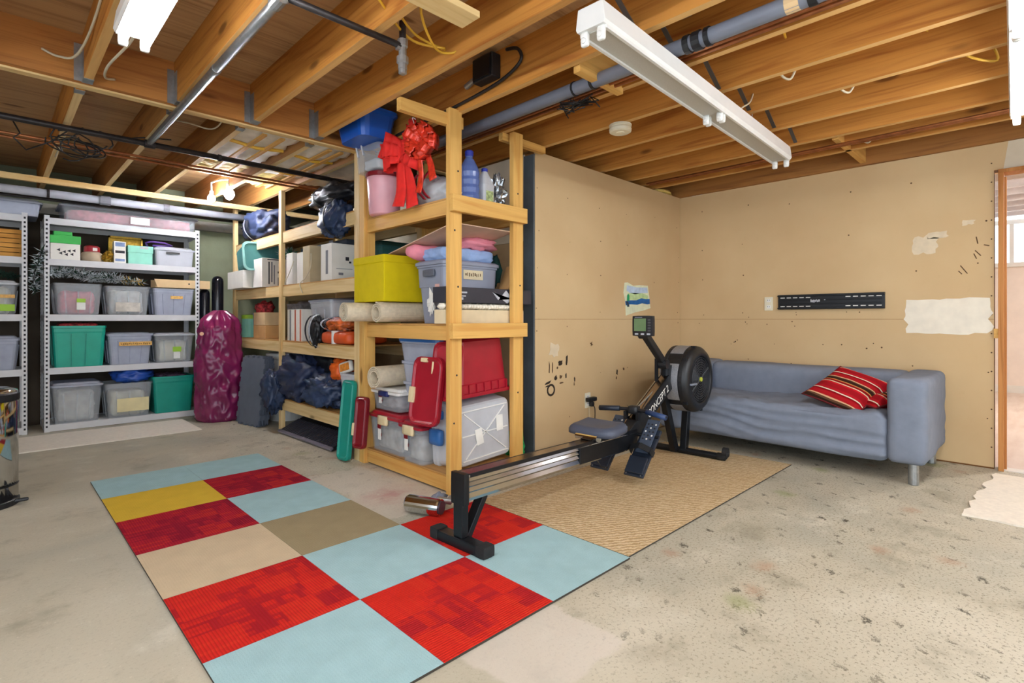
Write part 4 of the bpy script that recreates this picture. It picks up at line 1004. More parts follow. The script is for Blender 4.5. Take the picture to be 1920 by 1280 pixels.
# ------------------------------------------------------------------ rowing machine (local x runs from its rear foot to the flywheel)
row = thing('rowing_machine', 'black and steel rowing machine with fan flywheel standing on the woven mat', 'rowing machine', (1.508, 1.857, 0.0085), math.atan2(0.102, 2.252))
NAVY = plain('navy_plastic', '#27406c', 0.4, var=0.1); SEATM = plain('slate_seat', '#4a5162', 0.5, var=0.06); FOOTM = plain('dark_navy_pad', '#1d2634', 0.5, var=0.12)
RAILSTEEL = plain('brushed_rail', '#9a8d84', 0.22, 1.0, var=0.06); RAILSIDE = plain('rail_side', '#aeb4bc', 0.12, 1.0, var=0.04)
def rp(nm, mb, mt, **kw): return mb.build(nm, mt, row, world=False, **kw)
rp('rear_foot', MB().box(-0.03, 0.03, -0.15, 0.15, 0.0, 0.045), BLACKM, bevel=0.004)
for s in (-1, 1): rp('foot_cap', MB().softbox(-0.034, 0.034, s*0.155-0.028, s*0.155+0.028, 0.0, 0.052, 0.006, (3, 3, 3)), RUBBER)
rp('rear_leg', MB().bar((-0.0, 0, 0.045), (-0.0, 0, 0.325), 0.058, 0.04, (1, 0, 0)), BLACKM, bevel=0.003)
rp('rear_brace', MB().bar((0.03, 0, 0.04), (0.135, 0, 0.205), 0.05, 0.03, (0, 0, 1)), BLACKM, bevel=0.003)
zr0, zr1 = 0.325, 0.300; L = 1.50
def rz(u): return zr0 + (zr1-zr0)*u/L
m = MB()      # I-shaped rail with bulged, grooved sides
prof = [(-0.040, 0.0), (-0.040, -0.012), (-0.030, -0.016), (-0.036, -0.030), (-0.030, -0.038), (-0.037, -0.052), (-0.031, -0.060), (-0.038, -0.076), (-0.033, -0.084), (-0.040, -0.104), (-0.036, -0.118), (0.036, -0.118), (0.040, -0.104), (0.033, -0.084), (0.038, -0.076), (0.031, -0.060), (0.037, -0.052), (0.030, -0.038), (0.036, -0.030), (0.030, -0.016), (0.040, -0.012), (0.040, 0.0)]
m.prism(prof, 0.0, L, lambda u, v, w: (w, u, rz(w)+v)); rp('rail', m, RAILSIDE)
m = MB(); m.prism([(-0.034, 0.0), (0.034, 0.0), (0.034, 0.003), (-0.034, 0.003)], 0.02, L, lambda u, v, w: (w, u, rz(w)+v)); rp('rail_track', m, RAILSTEEL)
for s in (-1, 1): m = MB(); m.prism([(s*0.0402, 0.004), (s*0.0402, -0.013), (s*0.034, -0.013), (s*0.034, 0.004)], 0.02, L, lambda u, v, w: (w, u, rz(w)+v)); rp('rail_edge', m, BLACKM)
for s in (-1, 1): m = MB(); m.prism([(s*0.0415, -0.02), (s*0.0415, -0.11), (s*0.036, -0.11), (s*0.036, -0.02)], 0.86, L, lambda u, v, w: (w, u, rz(w)+v)); rp('dark_reflection_strip', m, BLACKM)  # black strip stands in for the dark reflection along the rail side
m = MB(); m.softbox(-0.022, 0.012, -0.046, 0.046, 0.19, 0.335, 0.006, (3, 3, 4)); rp('rail_end_cap', m, BLACKM)
# seat: scooped pad on a rolling carriage
def seatfn(top):
    def f(u, v):
        a = (u-0.5)*2; b = (v-0.5)*2
        hw = 0.165*(1-0.10*abs(a)**3); x = 1.10 + a*0.118*(1-0.22*abs(b)**4) - 0.02*(1-abs(b))*(a < 0)*0
        edge = max(abs(a), abs(b))
        z = 0.402 - 0.018*(1-b*b)*(1-a*a) - 0.012*abs(b)**2*0 - (0.030*max(0, edge-0.8)/0.2 if top else 0)
        if not top: z = 0.345 - 0.005*(1-edge)
        return (x, b*hw, z + (0.01*a))
    return f
m = MB(); m.grid(14, 18, seatfn(True)); n0 = len(m.v); m.grid(14, 18, seatfn(False))
nv = 19
edge_ids = [i*nv for i in range(15)] + [14*nv+j for j in range(1, 19)] + [i*nv+18 for i in range(13, -1, -1)] + [j for j in range(17, 0, -1)]
for k in range(len(edge_ids)): a, b = edge_ids[k], edge_ids[(k+1) % len(edge_ids)]; m.face(a, b, b+n0, a+n0)
rp('seat', m, SEATM, smooth=True)
rp('seat_carriage', MB().box(1.0, 1.2, -0.055, 0.055, 0.30, 0.348), BLACKM, bevel=0.005)
for x in (1.02, 1.18):
    for s in (-1, 1): rp('roller', MB().cyl((x, s*0.048, 0.318), (x, s*0.064, 0.318), 0.019, 14), CHROME)
rp('roller_axle', MB().cyl((0.985, -0.075, 0.33), (0.985, 0.075, 0.33), 0.017, 12), CHROME)
# inclined front beam with its lettering
P0 = Vector((1.42, 0, 0.255)); P1 = Vector((1.985, 0, 0.565)); D = (P1-P0).normalized(); U = Vector((-D.z, 0, D.x))
rp('front_beam', MB().bar(P0, P1, 0.075, 0.105, U), BLACK, bevel=0.004)
rp('beam_track', MB().bar(P0+U*0.055+D*0.12, P1+U*0.055, 0.058, 0.004, U), RAILSTEEL)
for s in (-1, 1): rp('beam_edge', MB().bar(P0+U*0.056+D*0.12+Vector((0, s*0.033, 0)), P1+U*0.056+Vector((0, s*0.033, 0)), 0.008, 0.012, U), RAILSIDE if s > 0 else BLACKM)
text_part('CONCEPT 2', 0.072, WHITE_PL, row, frame_mat(P0+D*0.42+Vector((0, -0.0385, 0))-U*0.008, D, U), shear=0.2, squeeze=0.86)
# footrests
for s in (-1, 1):
    y = s*0.125
    A = Vector((1.30, y, 0.055)); B = Vector((1.545, y, 0.305)); d = (B-A).normalized(); u = Vector((-d.z, 0, d.x))
    rp('foot_plate', MB().bar(A, B, 0.135, 0.016, u), FOOTM, bevel=0.006)
    rp('heel_cup', MB().bar(A+u*0.014+d*0.015, A+u*0.02+d*0.13, 0.125, 0.016, u), FOOTM, bevel=0.005)
    C0 = A+u*0.02+d*0.16; fl_ = rp('flex_foot', MB().bar(C0, C0+d*0.25, 0.088, 0.010, u), plain('flexfoot_grey', '#3e4a5c', 0.45), bevel=0.003)
    for r_ in range(5):
        for c_ in (-1, 0, 1):
            q = C0 + d*(0.10+0.028*r_) + Vector((0, c_*0.026, 0)) + u*0.0055
            MB().cyl(q, q+u*0.001, 0.0065, 8).build('hole', WHITE_PL if (r_+c_) % 3 == 0 else HOLE, fl_, world=False)
    st = [A + d*0.17 + Vector((0, -0.075, 0)) + u*0.0, A + d*0.17 + Vector((0, -0.07, 0)) + u*0.05, A + d*0.18 + u*0.075, A + d*0.17 + Vector((0, 0.07, 0)) + u*0.05, A + d*0.17 + Vector((0, 0.075, 0))]
    mm = MB(); prev = None
    for k in range(len(st)-1): mm.bar(st[k], st[k+1], 0.038, 0.005, (st[k+1]-st[k]).cross(d))
    rp('strap', mm, BLACK)
    for k in (-0.05, 0.05): q = A+d*0.01+u*0.009+Vector((0, k, 0)); rp('screw', MB().cyl(q, q+u*0.003, 0.005, 8), STEEL)
rp('footrest_axle', MB().cyl((1.50, -0.19, 0.27), (1.50, 0.19, 0.27), 0.012, 10), BLACKM)
# handle resting in its hooks
HZ = 0.425
hp = [(1.49, -0.245, HZ-0.022), (1.515, -0.12, HZ-0.004), (1.525, 0.0, HZ), (1.515, 0.12, HZ-0.004), (1.49, 0.245, HZ-0.012)]
rp('handle_bar', MB().tube(hp, 0.012, 10), BLACK, smooth=True)
rp('handle_grip', MB().tube([hp[0], ((1.49+1.515)/2, -0.18, HZ-0.014), (1.512, -0.10, HZ-0.003)], 0.0175, 12), NAVY, smooth=True)
rp('handle_grip', MB().tube([(1.512, 0.10, HZ-0.003), (1.503, 0.18, HZ-0.008), hp[4]], 0.0175, 12), FOOTM, smooth=True)
rp('handle_hub', MB().softbox(1.495, 1.555, -0.035, 0.035, HZ-0.03, HZ+0.025, 0.012, (4, 4, 4)), BLACK, smooth=True)
rp('chain', MB().tube([(1.55, 0, HZ), (1.75, 0, 0.50), (1.98, 0, 0.60)], 0.005, 6), STEEL)
for s in (-1, 1): rp('handle_hook', MB().bar((1.50, s*0.045, 0.36), (1.50, s*0.045, HZ-0.012), 0.02, 0.03, (1, 0, 0)), BLACKM)
# flywheel cage: axis across the machine
FC = Vector((2.24, 0.0, 0.575)); RO = 0.245
m = MB(); m.lathe([(RO*0.98, -0.115), (RO, -0.11), (RO, -0.085), (RO*0.985, -0.08), (RO*0.985, 0.022), (RO, 0.028), (RO, 0.05), (RO*0.93, 0.062), (RO*0.55, 0.066)], FC, 44, 'y'); rp('cage_drum', m, BLACK, smooth=False)
PERF = plain('perforated_steel', '#9b9da2', 0.45, 0.4, var=0.18, scale=160)
def band(a0, a1, nm):
    m = MB(); n = 14; pts = []
    for k in range(n+1):
        a = a0+(a1-a0)*k/n; c, s_ = cos(a), sin(a)
        m.ring([(FC.x+RO*0.99*c, -0.078, FC.z+RO*0.99*s_), (FC.x+RO*1.004*c, -0.078, FC.z+RO*1.004*s_), (FC.x+RO*1.004*c, 0.02, FC.z+RO*1.004*s_), (FC.x+RO*0.99*c, 0.02, FC.z+RO*0.99*s_)])
    for k in range(n): m.bridge(list(range(4*k, 4*k+4)), list(range(4*k+4, 4*k+8)))
    m.face(3, 2, 1, 0); m.face(4*n, 4*n+1, 4*n+2, 4*n+3); rp(nm, m, PERF)
band(radians(150), radians(215), 'mesh_band'); band(radians(228), radians(275), 'mesh_band'); band(radians(70), radians(128), 'mesh_band'); band(radians(-60), radians(50), 'mesh_band')
GRILLE = plain('grille_grey', '#3c4046', 0.4)
# damper side: domed shell with an open fan grille
m = MB(); m.lathe([(RO, -0.11), (RO*0.985, -0.125), (RO*0.90, -0.148), (RO*0.72, -0.155), (RO*0.70, -0.147), (RO*0.70, -0.118)], FC, 44, 'y', caps=False); rp('side_shell', m, BLACK, smooth=True)
rp('fan_backing', MB().lathe([(0.001, -0.124), (RO*0.70, -0.124), (RO*0.70, -0.120), (0.001, -0.120)], FC, 32, 'y', caps=False), HOLE)
for k in range(9):
    rr_ = RO*(0.10+0.07*k); m = MB(); m.tube([(FC.x+rr_*cos(2*pi*i/28), FC.y-0.146, FC.z+rr_*sin(2*pi*i/28)) for i in range(28)], 0.0022, 5, closed=True); rp('grille_ring', m, GRILLE)
for k in range(12):
    a = 2*pi*k/12+0.5; m = MB(); m.bar((FC.x+0.02*cos(a), FC.y-0.143, FC.z+0.02*sin(a)), (FC.x+RO*0.66*cos(a), FC.y-0.143, FC.z+RO*0.66*sin(a)), 0.005 if k % 6 else 0.010, 0.005, (0, 1, 0)); rp('grille_spoke', m, BLACKM if k % 6 else STEEL)
rp('hub_cap', MB().cyl(FC+Vector((0, -0.155, 0)), FC+Vector((0, -0.14, 0)), 0.016, 14), plain('lime_hub', '#c4cc4a', 0.5))
for a in (100, 140, 222, 285, 330): q = radians(a); rp('shell_clip', MB().box(FC.x+RO*0.98*cos(q)-0.014, FC.x+RO*0.98*cos(q)+0.014, -0.13, -0.095, FC.z+RO*0.98*sin(q)-0.012, FC.z+RO*0.98*sin(q)+0.012), BLACKM, bevel=0.003)
rp('damper_lever', MB().box(FC.x-RO*0.8, FC.x-RO*0.45, -0.168, -0.150, FC.z-0.03, FC.z-0.015), GREYPVC, bevel=0.003)
# frame legs, front foot, monitor
rp('frame_bracket', MB().softbox(1.955, 2.035, -0.03, 0.03, 0.50, 0.69, 0.010, (4, 3, 5)), BLACKM)
rp('frame_upright', MB().bar((1.895, 0.03, 0.52), (1.895, 0.03, 0.74), 0.02, 0.02, (1, 0, 0)), BLACKM)
rp('front_leg', MB().bar((1.985, 0.035, 0.53), (2.19, 0.035, 0.03), 0.045, 0.06, (1, 0, 0)), BLACKM, bevel=0.004)
rp('front_leg', MB().bar((2.30, -0.01, 0.36), (2.255, -0.01, 0.03), 0.05, 0.05, (1, 0, 0)), BLACKM, bevel=0.004)
rp('front_foot', MB().cyl((2.25, -0.31, 0.025), (2.25, 0.31, 0.025), 0.024, 14), BLACKM, smooth=False)
for s in (-1, 1):
    rp('foot_cap', MB().tube([(2.25, s*0.27, 0.025), (2.25, s*0.315, 0.027), (2.252, s*0.325, 0.045), (2.252, s*0.325, 0.065)], 0.028, 12), RUBBER, smooth=True)
    rp('transport_wheel', MB().cyl((2.252, s*0.325-0.016, 0.062), (2.252, s*0.325+0.016, 0.062), 0.034, 18), RUBBER)
rp('monitor_arm', MB().bar((1.93, 0.0, 0.715), (1.675, 0.0, 0.915), 0.045, 0.05, (0, 0, 1)), BLACK, bevel=0.008)
rp('arm_joint', MB().cyl((1.93, -0.04, 0.70), (1.93, 0.04, 0.70), 0.035, 16), BLACK)
rp('arm_joint', MB().cyl((1.665, -0.035, 0.915), (1.665, 0.035, 0.915), 0.028, 16), BLACK)
mon = rp('monitor', MB().softbox(1.635, 1.672, -0.078, 0.078, 0.905, 1.045, 0.008, (3, 4, 4)), BLACK)
MB().box(1.632, 1.636, -0.028, 0.060, 0.940, 1.025).build('screen', plain('lcd_green', '#68845e', 0.25, var=0.06, scale=14), mon, world=False)
for k in range(3): MB().softbox(1.631, 1.637, -0.060+0.045*k, -0.035+0.045*k, 0.914, 0.926, 0.002, (2, 2, 2)).build('button', GREYB, mon, world=False)
for k in range(5): MB().softbox(1.632, 1.637, -0.062, -0.042, 0.938+0.018*k, 0.948+0.018*k, 0.002, (2, 2, 2)).build('button', plain('dark_button', '#4a4a50', 0.5), mon, world=False)
MB().box(1.632, 1.6355, 0.0, 0.055, 1.031, 1.036).build('print_line', GREYPVC, mon, world=False)
rp('hanging_cord', MB().tube([(1.35, 0.04, 0.19), (1.28, 0.02, 0.12), (1.2, 0.0, 0.10), (1.12, -0.01, 0.13), (1.08, 0, 0.19)], 0.003, 6), BCABLE, smooth=True)

# ------------------------------------------------------------------ sofa
sofa = thing('sofa', 'grey-blue slipcovered sofa against the tan wall', 'sofa', (4.45, 1.42, 0))
def drape(p, n):
    q = Vector((p[0]*3, p[1]*1.1, p[2]*7)); d = n*(0.008*noise.noise(q*2.2))
    if n.x < -0.5:           # loose cover sags in long shallow folds on the front
        z = p[2]; ph = z*96 + 4.2*sin(p[1]*1.9+0.4) + 1.6*sin(p[1]*4.7+1) + 2.0*noise.noise(Vector((p[1]*3, z*5, 2)))
        k = max(0.0, 1-abs(z-0.26)/0.17)
        d += Vector((-1, 0, 0))*(0.040*k*((1-abs(sin(ph*0.5)))**2-0.2)*(0.35+0.9*abs(noise.noise(Vector((p[1]*1.7, z*4, 9)))))) + Vector((-1, 0, 0))*(0.012*noise.noise(Vector((p[1]*2.4+z*6, z*16, 4))))
    if n.z > 0.5:
        d += Vector((0, 0, 1))*(0.022*noise.noise(Vector((p[0]*5+p[1]*2, p[1]*3.2, 1))) + 0.022*(0.5-abs(noise.noise(Vector((p[0]*9-p[1]*4, p[1]*5, 3))))*2) - 0.022*max(0, 1-((p[1]-1.45)/0.55)**2)*max(0, 1-((p[0]-4.25)/0.3)**2))
    return d
m = MB(); m.softbox(4.03, 4.66, 0.712, 2.122, 0.115, 0.425, 0.055, (22, 70, 22), drape); m.build('seat', SOFA, sofa, smooth=True)
def soft(p, n): return n*(0.007*noise.noise(Vector((p[0]*4, p[1]*4, p[2]*9))) + 0.007*(0.4-abs(noise.noise(Vector((p[0]*3, p[1]*3, p[2]*17))))*1.6)*max(0.0, 1-abs(p[2]-0.33)/0.2))
m = MB(); m.softbox(4.60, 4.885, 0.70, 2.14, 0.13, 0.655, 0.06, (8, 40, 16), soft); m.build('backrest', SOFA, sofa, smooth=True)
for (y0, y1) in ((0.515, 0.722), (2.112, 2.32)):
    m = MB(); m.softbox(4.022, 4.885, y0, y1, 0.125, 0.66, 0.045, (26, 8, 20), soft); m.build('armrest', SOFA, sofa, smooth=True)
for (x, y) in ((4.09, 0.59), (4.09, 2.245), (4.80, 0.59), (4.80, 2.245)):
    MB().lathe([(0.026, 0), (0.028, 0.004), (0.028, 0.14)], (x, y, 0), 18).build('leg', STEEL, sofa, smooth=False)
def stripe_mat():
    t = NT('striped_cushion'); t.set(0.9, 0, 0.1)
    p = t.pos((1, 1, 1), coord='Object'); sp = t.add('ShaderNodeSeparateXYZ'); t.link(p, sp.inputs[0])
    f = t.math('FRACT', t.math('MULTIPLY', t.math('ADD', sp.outputs[0], 0.5), 4.9))
    st = [(0.0, C('#a31620')), (0.20, C('#c8202a')), (0.27, C('#e8d4b0')), (0.31, C('#8c1018')), (0.40, C('#d88a4a')), (0.44, C('#3a241c')), (0.56, C('#6a4a34')), (0.60, C('#e6b48a')), (0.64, C('#b01a22')), (0.80, C('#8c0f18')), (0.86, C('#f0e2c8')), (0.90, C('#b81c26'))]
    t.col(t.ramp(f, st, 'CONSTANT')); t.bump(t.noise(t.pos(coord='Object'), 200, 2), 0.3, 0.002); return t.m
STRIPE = stripe_mat()
def cushion(label, loc, rot, w=0.41, h=0.40, th=0.13):
    def f(sgn):
        def g(u, v):
            a = (u-0.5)*2; b = (v-0.5)*2
            k = (max(0, 1-abs(a)**2.6)*max(0, 1-abs(b)**2.6))**0.45
            pin = 1-0.09*(1-abs(a)**2)*abs(b)**3*0 
            x = a*w/2*(1-0.07*(1-b*b)); y = b*h/2*(1-0.07*(1-a*a))
            return (x, y, sgn*th/2*k + 0.006*noise.noise(Vector((a*2, b*2, sgn)))*k)
        return g
    m = MB(); m.grid(18, 18, f(1)); m.grid(18, 18, f(-1))
    T = thing('cushion', label, 'cushion', loc, 0, 'striped cushions on the sofa', rot)
    o = m.build('cover', STRIPE, T, world=False, smooth=True)
    e = MB(); pts = []
    for k in range(40):
        t = k/40*4; s = int(t); r_ = (t-s)*2-1; a, b = ((r_, -1), (1, r_), (-r_, 1), (-1, -r_))[s]
        pts.append((a*w/2*(1-0.07*(1-b*b)), b*h/2*(1-0.07*(1-a*a)), 0))
    e.tube(pts, 0.006, 6, closed=True); e.build('piping', plain('maroon_piping', '#6a1018', 0.8), T, world=False, smooth=True)
    return T
def cush_frame(c, e1, e2):
    x = Vector(e1).normalized(); y = Vector(e2); y = (y - x*y.dot(x)).normalized(); z = x.cross(y)
    return Matrix((x, y, z)).transposed().to_euler()
cushion('red striped cushion lying in front on the grey sofa', (4.325, 1.0, 0.53), cush_frame(0, (0.326, -0.168, 0.19), (-0.137, -0.370, -0.103)))
cushion('red striped cushion behind, tucked against the sofa arm', (4.36, 0.84, 0.485), cush_frame(0, (0.30, -0.22, 0.08), (-0.2, -0.34, -0.02)), 0.30, 0.32, 0.10)

# ------------------------------------------------------------------ contents of the near wooden shelf
S1, S2, S3 = 1.749, 1.002, 0.110      # top, middle, bottom decks
CARPROLL = fabric('beige_carpet_back', '#d6c8ae', var=0.1, scale=40, bump=0.6)
t = thing('pink_bucket', 'pink filled clear bucket with red rim at the top of the wooden shelf', 'bucket', (1.96, 3.255, S1))
MB().lathe([(0.098, 0), (0.104, 0.008), (0.120, 0.24), (0.122, 0.262), (0.116, 0.262), (0.10, 0.01)], (1.96, 3.255, S1), 28, caps=True).build('body', plain('pink_plastic', '#e2a6b0', 0.35, var=0.06), t, smooth=True)
MB().lathe([(0.126, 0.255), (0.130, 0.26), (0.130, 0.282), (0.12, 0.29), (0.04, 0.29)], (1.96, 3.255, S1), 28).build('lid', REDD, t)
tote('clear_bin', 'clear bin of white odds stacked on the pink bucket', 'bin', 1.95, 3.265, S1+0.292, 0.27, 0.30, 0.165, CLR, taper=0.9, ribs=0, fill=WHITE_PL, fill_h=0.55, rz=0.05)
t = thing('blue_tub', 'bright blue plastic tub wedged up between the joists', 'tub', (1.80, 3.23, 2.21))
m = MB(); m.loft([(2.215, 0.11, 0.155, 0.05), (2.36, 0.135, 0.185, 0.06), (2.375, 0.15, 0.20, 0.06), (2.395, 0.15, 0.20, 0.06), (2.395, 0.125, 0.175, 0.05), (2.24, 0.10, 0.14, 0.05)], 1.80, 3.23); m.build('body', BLUEB, t)
MB().box(1.655, 1.662, 3.10, 3.36, 2.30, 2.35).build('side_band', BLUEP, t)
for (y) in (3.36, 3.29): MB().bar((1.82, y, 2.15), (1.80, y+0.03, 2.30), 0.022, 0.008).build('clip', CLRM, t)
VEL = plain('red_velvet', '#e0241c', 0.8, var=0.1, scale=20); SAT = plain('red_satin', '#d83a24', 0.28, 0.15, var=0.35, scale=30)
def ribbon(mb, fn, n, w, nw=2):
    """strip along fn(t) -> (point, across-direction, width factor)"""
    rows = []
    for i in range(n+1):
        p, a, k = fn(i/n); p = Vector(p); a = Vector(a).normalized()
        rows.append([mb.vert(p + a*(w*k*(j/nw-0.5))) for j in range(nw+1)])
    for i in range(n):
        for j in range(nw): mb.face(rows[i][j], rows[i+1][j], rows[i+1][j+1], rows[i][j+1])
def solid(o, th=0.002):
    md = o.modifiers.new('thick', 'SOLIDIFY'); md.thickness = th; return o
def bow(label, c, s, mat, loops, tails, name='ribbon_bow'):
    T = thing(name, label, 'bow', c); c = Vector(c)
    e = Vector((0.30, -0.95, 0)).normalized(); nrm = Vector((-0.95, -0.30, 0))   # spread across the shelf front, facing out
    for (ang, L, W, lean) in loops:
        d = (e*cos(ang) + Vector((0, 0, 1))*sin(ang)); up = (Vector((0, 0, 1))*cos(ang) - e*sin(ang))
        mb = MB()
        def f(t):
            a = 2*pi*t; r = L*s*(1-cos(a))/2; q = c + d*r + nrm*(0.045*s*sin(a)*(1.2) + lean*s*r + 0.012*s*cos(9*a))
            return q, up + nrm*0.15*sin(5*a), 0.30+0.70*sin(pi*t)**0.6
        ribbon(mb, f, 26, W*s, 4); solid(mb.build('loop', mat, T, smooth=True))
    for (ang, L, W) in tails:
        d = (e*sin(ang) - Vector((0, 0, 1))*cos(ang)); mb = MB()
        def g(t):
            return c + d*(L*s*t) + nrm*(0.012*sin(7*t+ang*3) + 0.012), e*cos(ang)+Vector((0, 0, 1))*sin(ang), 0.6+0.5*t
        ribbon(mb, g, 16, W*s, 4); solid(mb.build('tail', mat, T, smooth=True))
    m = MB(); m.softbox(c.x-0.035*s, c.x+0.02*s, c.y-0.035*s, c.y+0.035*s, c.z-0.035*s, c.z+0.035*s, 0.015*s, (3, 4, 4)); m.build('knot', mat, T, smooth=True)
    return T
bow('large red velvet bow with long tails hanging before the bucket', (1.855, 2.84, 2.075), 1.0, VEL, [(2.75, 0.165, 0.17, 0.1), (3.35, 0.155, 0.17, 0.1), (0.35, 0.16, 0.17, 0.1), (-0.35, 0.15, 0.17, 0.1), (3.0, 0.12, 0.10, 0.4), (0.1, 0.12, 0.10, 0.4)], [(-0.12, 0.34, 0.085), (0.22, 0.36, 0.085)])
bow('shiny red and gold gift bow beside the velvet bow', (1.872, 2.66, 2.10), 0.85, SAT, [(0.5*k, 0.13, 0.07, 0.2+0.2*(k % 3)) for k in range(13)], [(0.35, 0.30, 0.06), (-0.1, 0.36, 0.05)])
m = MB(); m.blob((1.885, 2.80, 2.205), (0.03, 0.045, 0.075), 18, 12, 0.5, 4, 6, ridge=0.3); tag(m.build('red_cloth_bundle', VEL, smooth=True), 'bunched red cloth hanging above the velvet bow', 'cloth')
wire('wire_hanger', 'white wire hanger holding the bows', [(1.845, 2.705, 2.245), (1.84, 2.735, 2.262), (1.84, 2.715, 2.215), (1.85, 2.745, 2.17), (1.85, 2.86, 2.125), (1.85, 2.90, 2.10)], 0.0025, WHITE_PL)['category'] = 'hanger'
wire('wire_hanger', 'thin wire hanger arm beside the gift bow', [(1.85, 2.742, 2.17), (1.85, 2.70, 2.155), (1.85, 2.62, 2.11)], 0.0025, WHITE_PL)['category'] = 'hanger'
t = thing('gift_bag', 'clear bag of white and red gift wrap below the shiny bow', 'bag', (2.02, 2.76, S1))
m = MB(); m.blob((2.03, 2.77, S1+0.085), (0.10, 0.20, 0.095), 26, 16, 0.3, 3, 12, flat=S1+0.002, ridge=0.2); m.build('bag', CLRM, t, smooth=True)
for k in range(3):
    mb = MB(); yy = 2.66+0.09*k
    ribbon(mb, lambda q: ((1.915-0.03*sin(pi*q), yy+0.05*sin(3*q+k), S1+0.19-0.17*q), (0.2, 1, 0.2), 1), 12, 0.045, 2); solid(mb.build('red_ribbon', REDP, t, smooth=True))
# bottles
t = thing('water_jug', 'crinkled blue water jug with blue cap on the top deck', 'jug', (2.15, 2.565, S1)); BT = clear('blue_bottle', '#6f86c8', 0.7, 0.15)
MB().lathe([(0.055, 0), (0.064, 0.01), (0.062, 0.03), (0.066, 0.05), (0.062, 0.07), (0.066, 0.10), (0.062, 0.12), (0.066, 0.15), (0.062, 0.17), (0.066, 0.20), (0.056, 0.235), (0.03, 0.285), (0.022, 0.295), (0.022, 0.31)], (2.15, 2.565, S1), 20).build('body', BT, t, smooth=False)
MB().lathe([(0.026, 0.305), (0.027, 0.335), (0.02, 0.342)], (2.15, 2.565, S1), 16).build('cap', plain('cap_blue', '#2436a0', 0.4), t)
t = thing('milk_jug', 'white plastic milk jug with blue cap on the top deck', 'jug', (2.275, 2.56, S1)); m = MB()
m.loft([(S1, 0.047, 0.047, 0.02), (S1+0.14, 0.05, 0.05, 0.02), (S1+0.19, 0.034, 0.034, 0.02), (S1+0.225, 0.019, 0.019, 0.015), (S1+0.235, 0.019, 0.019, 0.015)], 2.275, 2.56); m.build('body', CLRM, t)
MB().lathe([(0.021, 0.23), (0.021, 0.25), (0.015, 0.254)], (2.275, 2.56, S1), 14).build('cap', MATS['cap_blue'], t)
qbox('label', (2.245, 2.305, 2.5085, 2.5105, S1+0.03, S1+0.10), plain('grassy_label', '#a8b87c', 0.6, var=0.5, scale=40), t)
m = MB(); m.blob((2.385, 2.56, S1+0.11), (0.058, 0.05, 0.112), 24, 18, 0.35, 5, 8, flat=S1+0.002, ridge=0.35); tag(m.build('silver_bag', plain('silver_film', '#9da0a2', 0.22, 0.75, var=0.4, scale=50), smooth=False), 'crumpled silver bag beside the back post on the top deck', 'bag')
# middle deck
tag(spiral_roll(MB(), (1.70, 3.345, S2+0.073), (2.36, 3.325, S2+0.073), 0.072, 0.009, 3.6).build('carpet_roll', CARPROLL), 'tightly rolled beige carpet sticking out left under the yellow box', 'carpet roll', 'carpet rolls on the wooden shelf')
tag(spiral_roll(MB(), (1.835, 3.155, S2+0.073), (2.42, 3.15, S2+0.073), 0.072, 0.009, 2.3).build('carpet_roll', CARPROLL), 'loosely rolled beige carpet with open centre under the yellow box', 'carpet roll', 'carpet rolls on the wooden shelf')
t = thing('storage_cube', 'bright yellow fabric storage cube on the carpet rolls', 'box', (2.03, 3.30, S2+0.147)); YEL = fabric('yellow_cloth', '#d3be12', var=0.05, bump=0.15)
z0 = S2+0.147; qbox('body', (1.862, 2.185, 3.10, 3.505, z0, z0+0.27), YEL, t, 0.006)
qbox('lid', (1.857, 2.19, 3.095, 3.51, z0+0.262, z0+0.315), YEL, t, 0.006)
t = thing('storage_tote', 'tall grey lidded tote with paper label behind the end post', 'storage tote', (2.235, 2.785, S2))
m = MB(); hb = 0.385
m.loft([(S2, 0.195, 0.125, 0.03), (S2+hb*0.60, 0.215, 0.138, 0.03), (S2+hb*0.605, 0.222, 0.145, 0.03), (S2+hb*0.93, 0.228, 0.15, 0.03), (S2+hb*0.935, 0.235, 0.155, 0.03), (S2+hb*0.97, 0.235, 0.155, 0.03)], 2.235, 2.785); m.build('body', GREYP, t)
m = MB(); m.loft([(S2+hb*0.972, 0.243, 0.163, 0.03), (S2+hb*1.02, 0.243, 0.163, 0.03), (S2+hb*1.05, 0.225, 0.145, 0.03)], 2.235, 2.785); m.build('lid', GREYP, t)
for x in (2.09, 2.20, 2.31, 2.40): MB().bar((x, 2.655, S2+0.02), (x, 2.643, S2+hb*0.6), 0.05, 0.010, (0, 1, 0)).build('rib', GREYP, t)
lb = qbox('label', (2.16, 2.325, 2.632, 2.636, S2+0.285, S2+0.345), plain('aged_label', '#d6c8a6', 0.7), t)
mb = MB(); q = random.Random(2)
for i in range(9): x = 2.175+i*0.0155; mb.box(x, x+q.uniform(.004, .009), 2.631, 2.6318, S2+0.305+q.uniform(-.004, .004), S2+0.325+q.uniform(-.003, .006))
mb.build('faded_writing', SCUFF, lb, kind='stuff')
MB().softbox(1.985, 2.003, 2.72, 2.84, S2+0.30, S2+0.345, 0.008, (2, 4, 3)).build('side_handle', plain('dark_grey_grip', '#5d626e', 0.5), t)
qbox('warning_sticker', (2.006, 2.012, 2.69, 2.73, S2+0.20, S2+0.25), plain('pinkish_sticker', '#d8a8a0', 0.6), t)
mb = MB(); mb.blob((1.985, 2.74, S2+0.13), (0.012, 0.035, 0.06), 16, 10, 0.7, 6, 4, ridge=0.4); mb.build('paint_smear', WHITE_PAINT, t)
qbox('cream_box', (1.905, 2.565, 2.49, 2.60, S2+0.0005, S2+0.085), plain('cream_card', '#dcc9a4', 0.8), None, 0.003); tag(bpy.context.scene.collection.objects[-1], 'long cream box at the end of the middle deck', 'box')
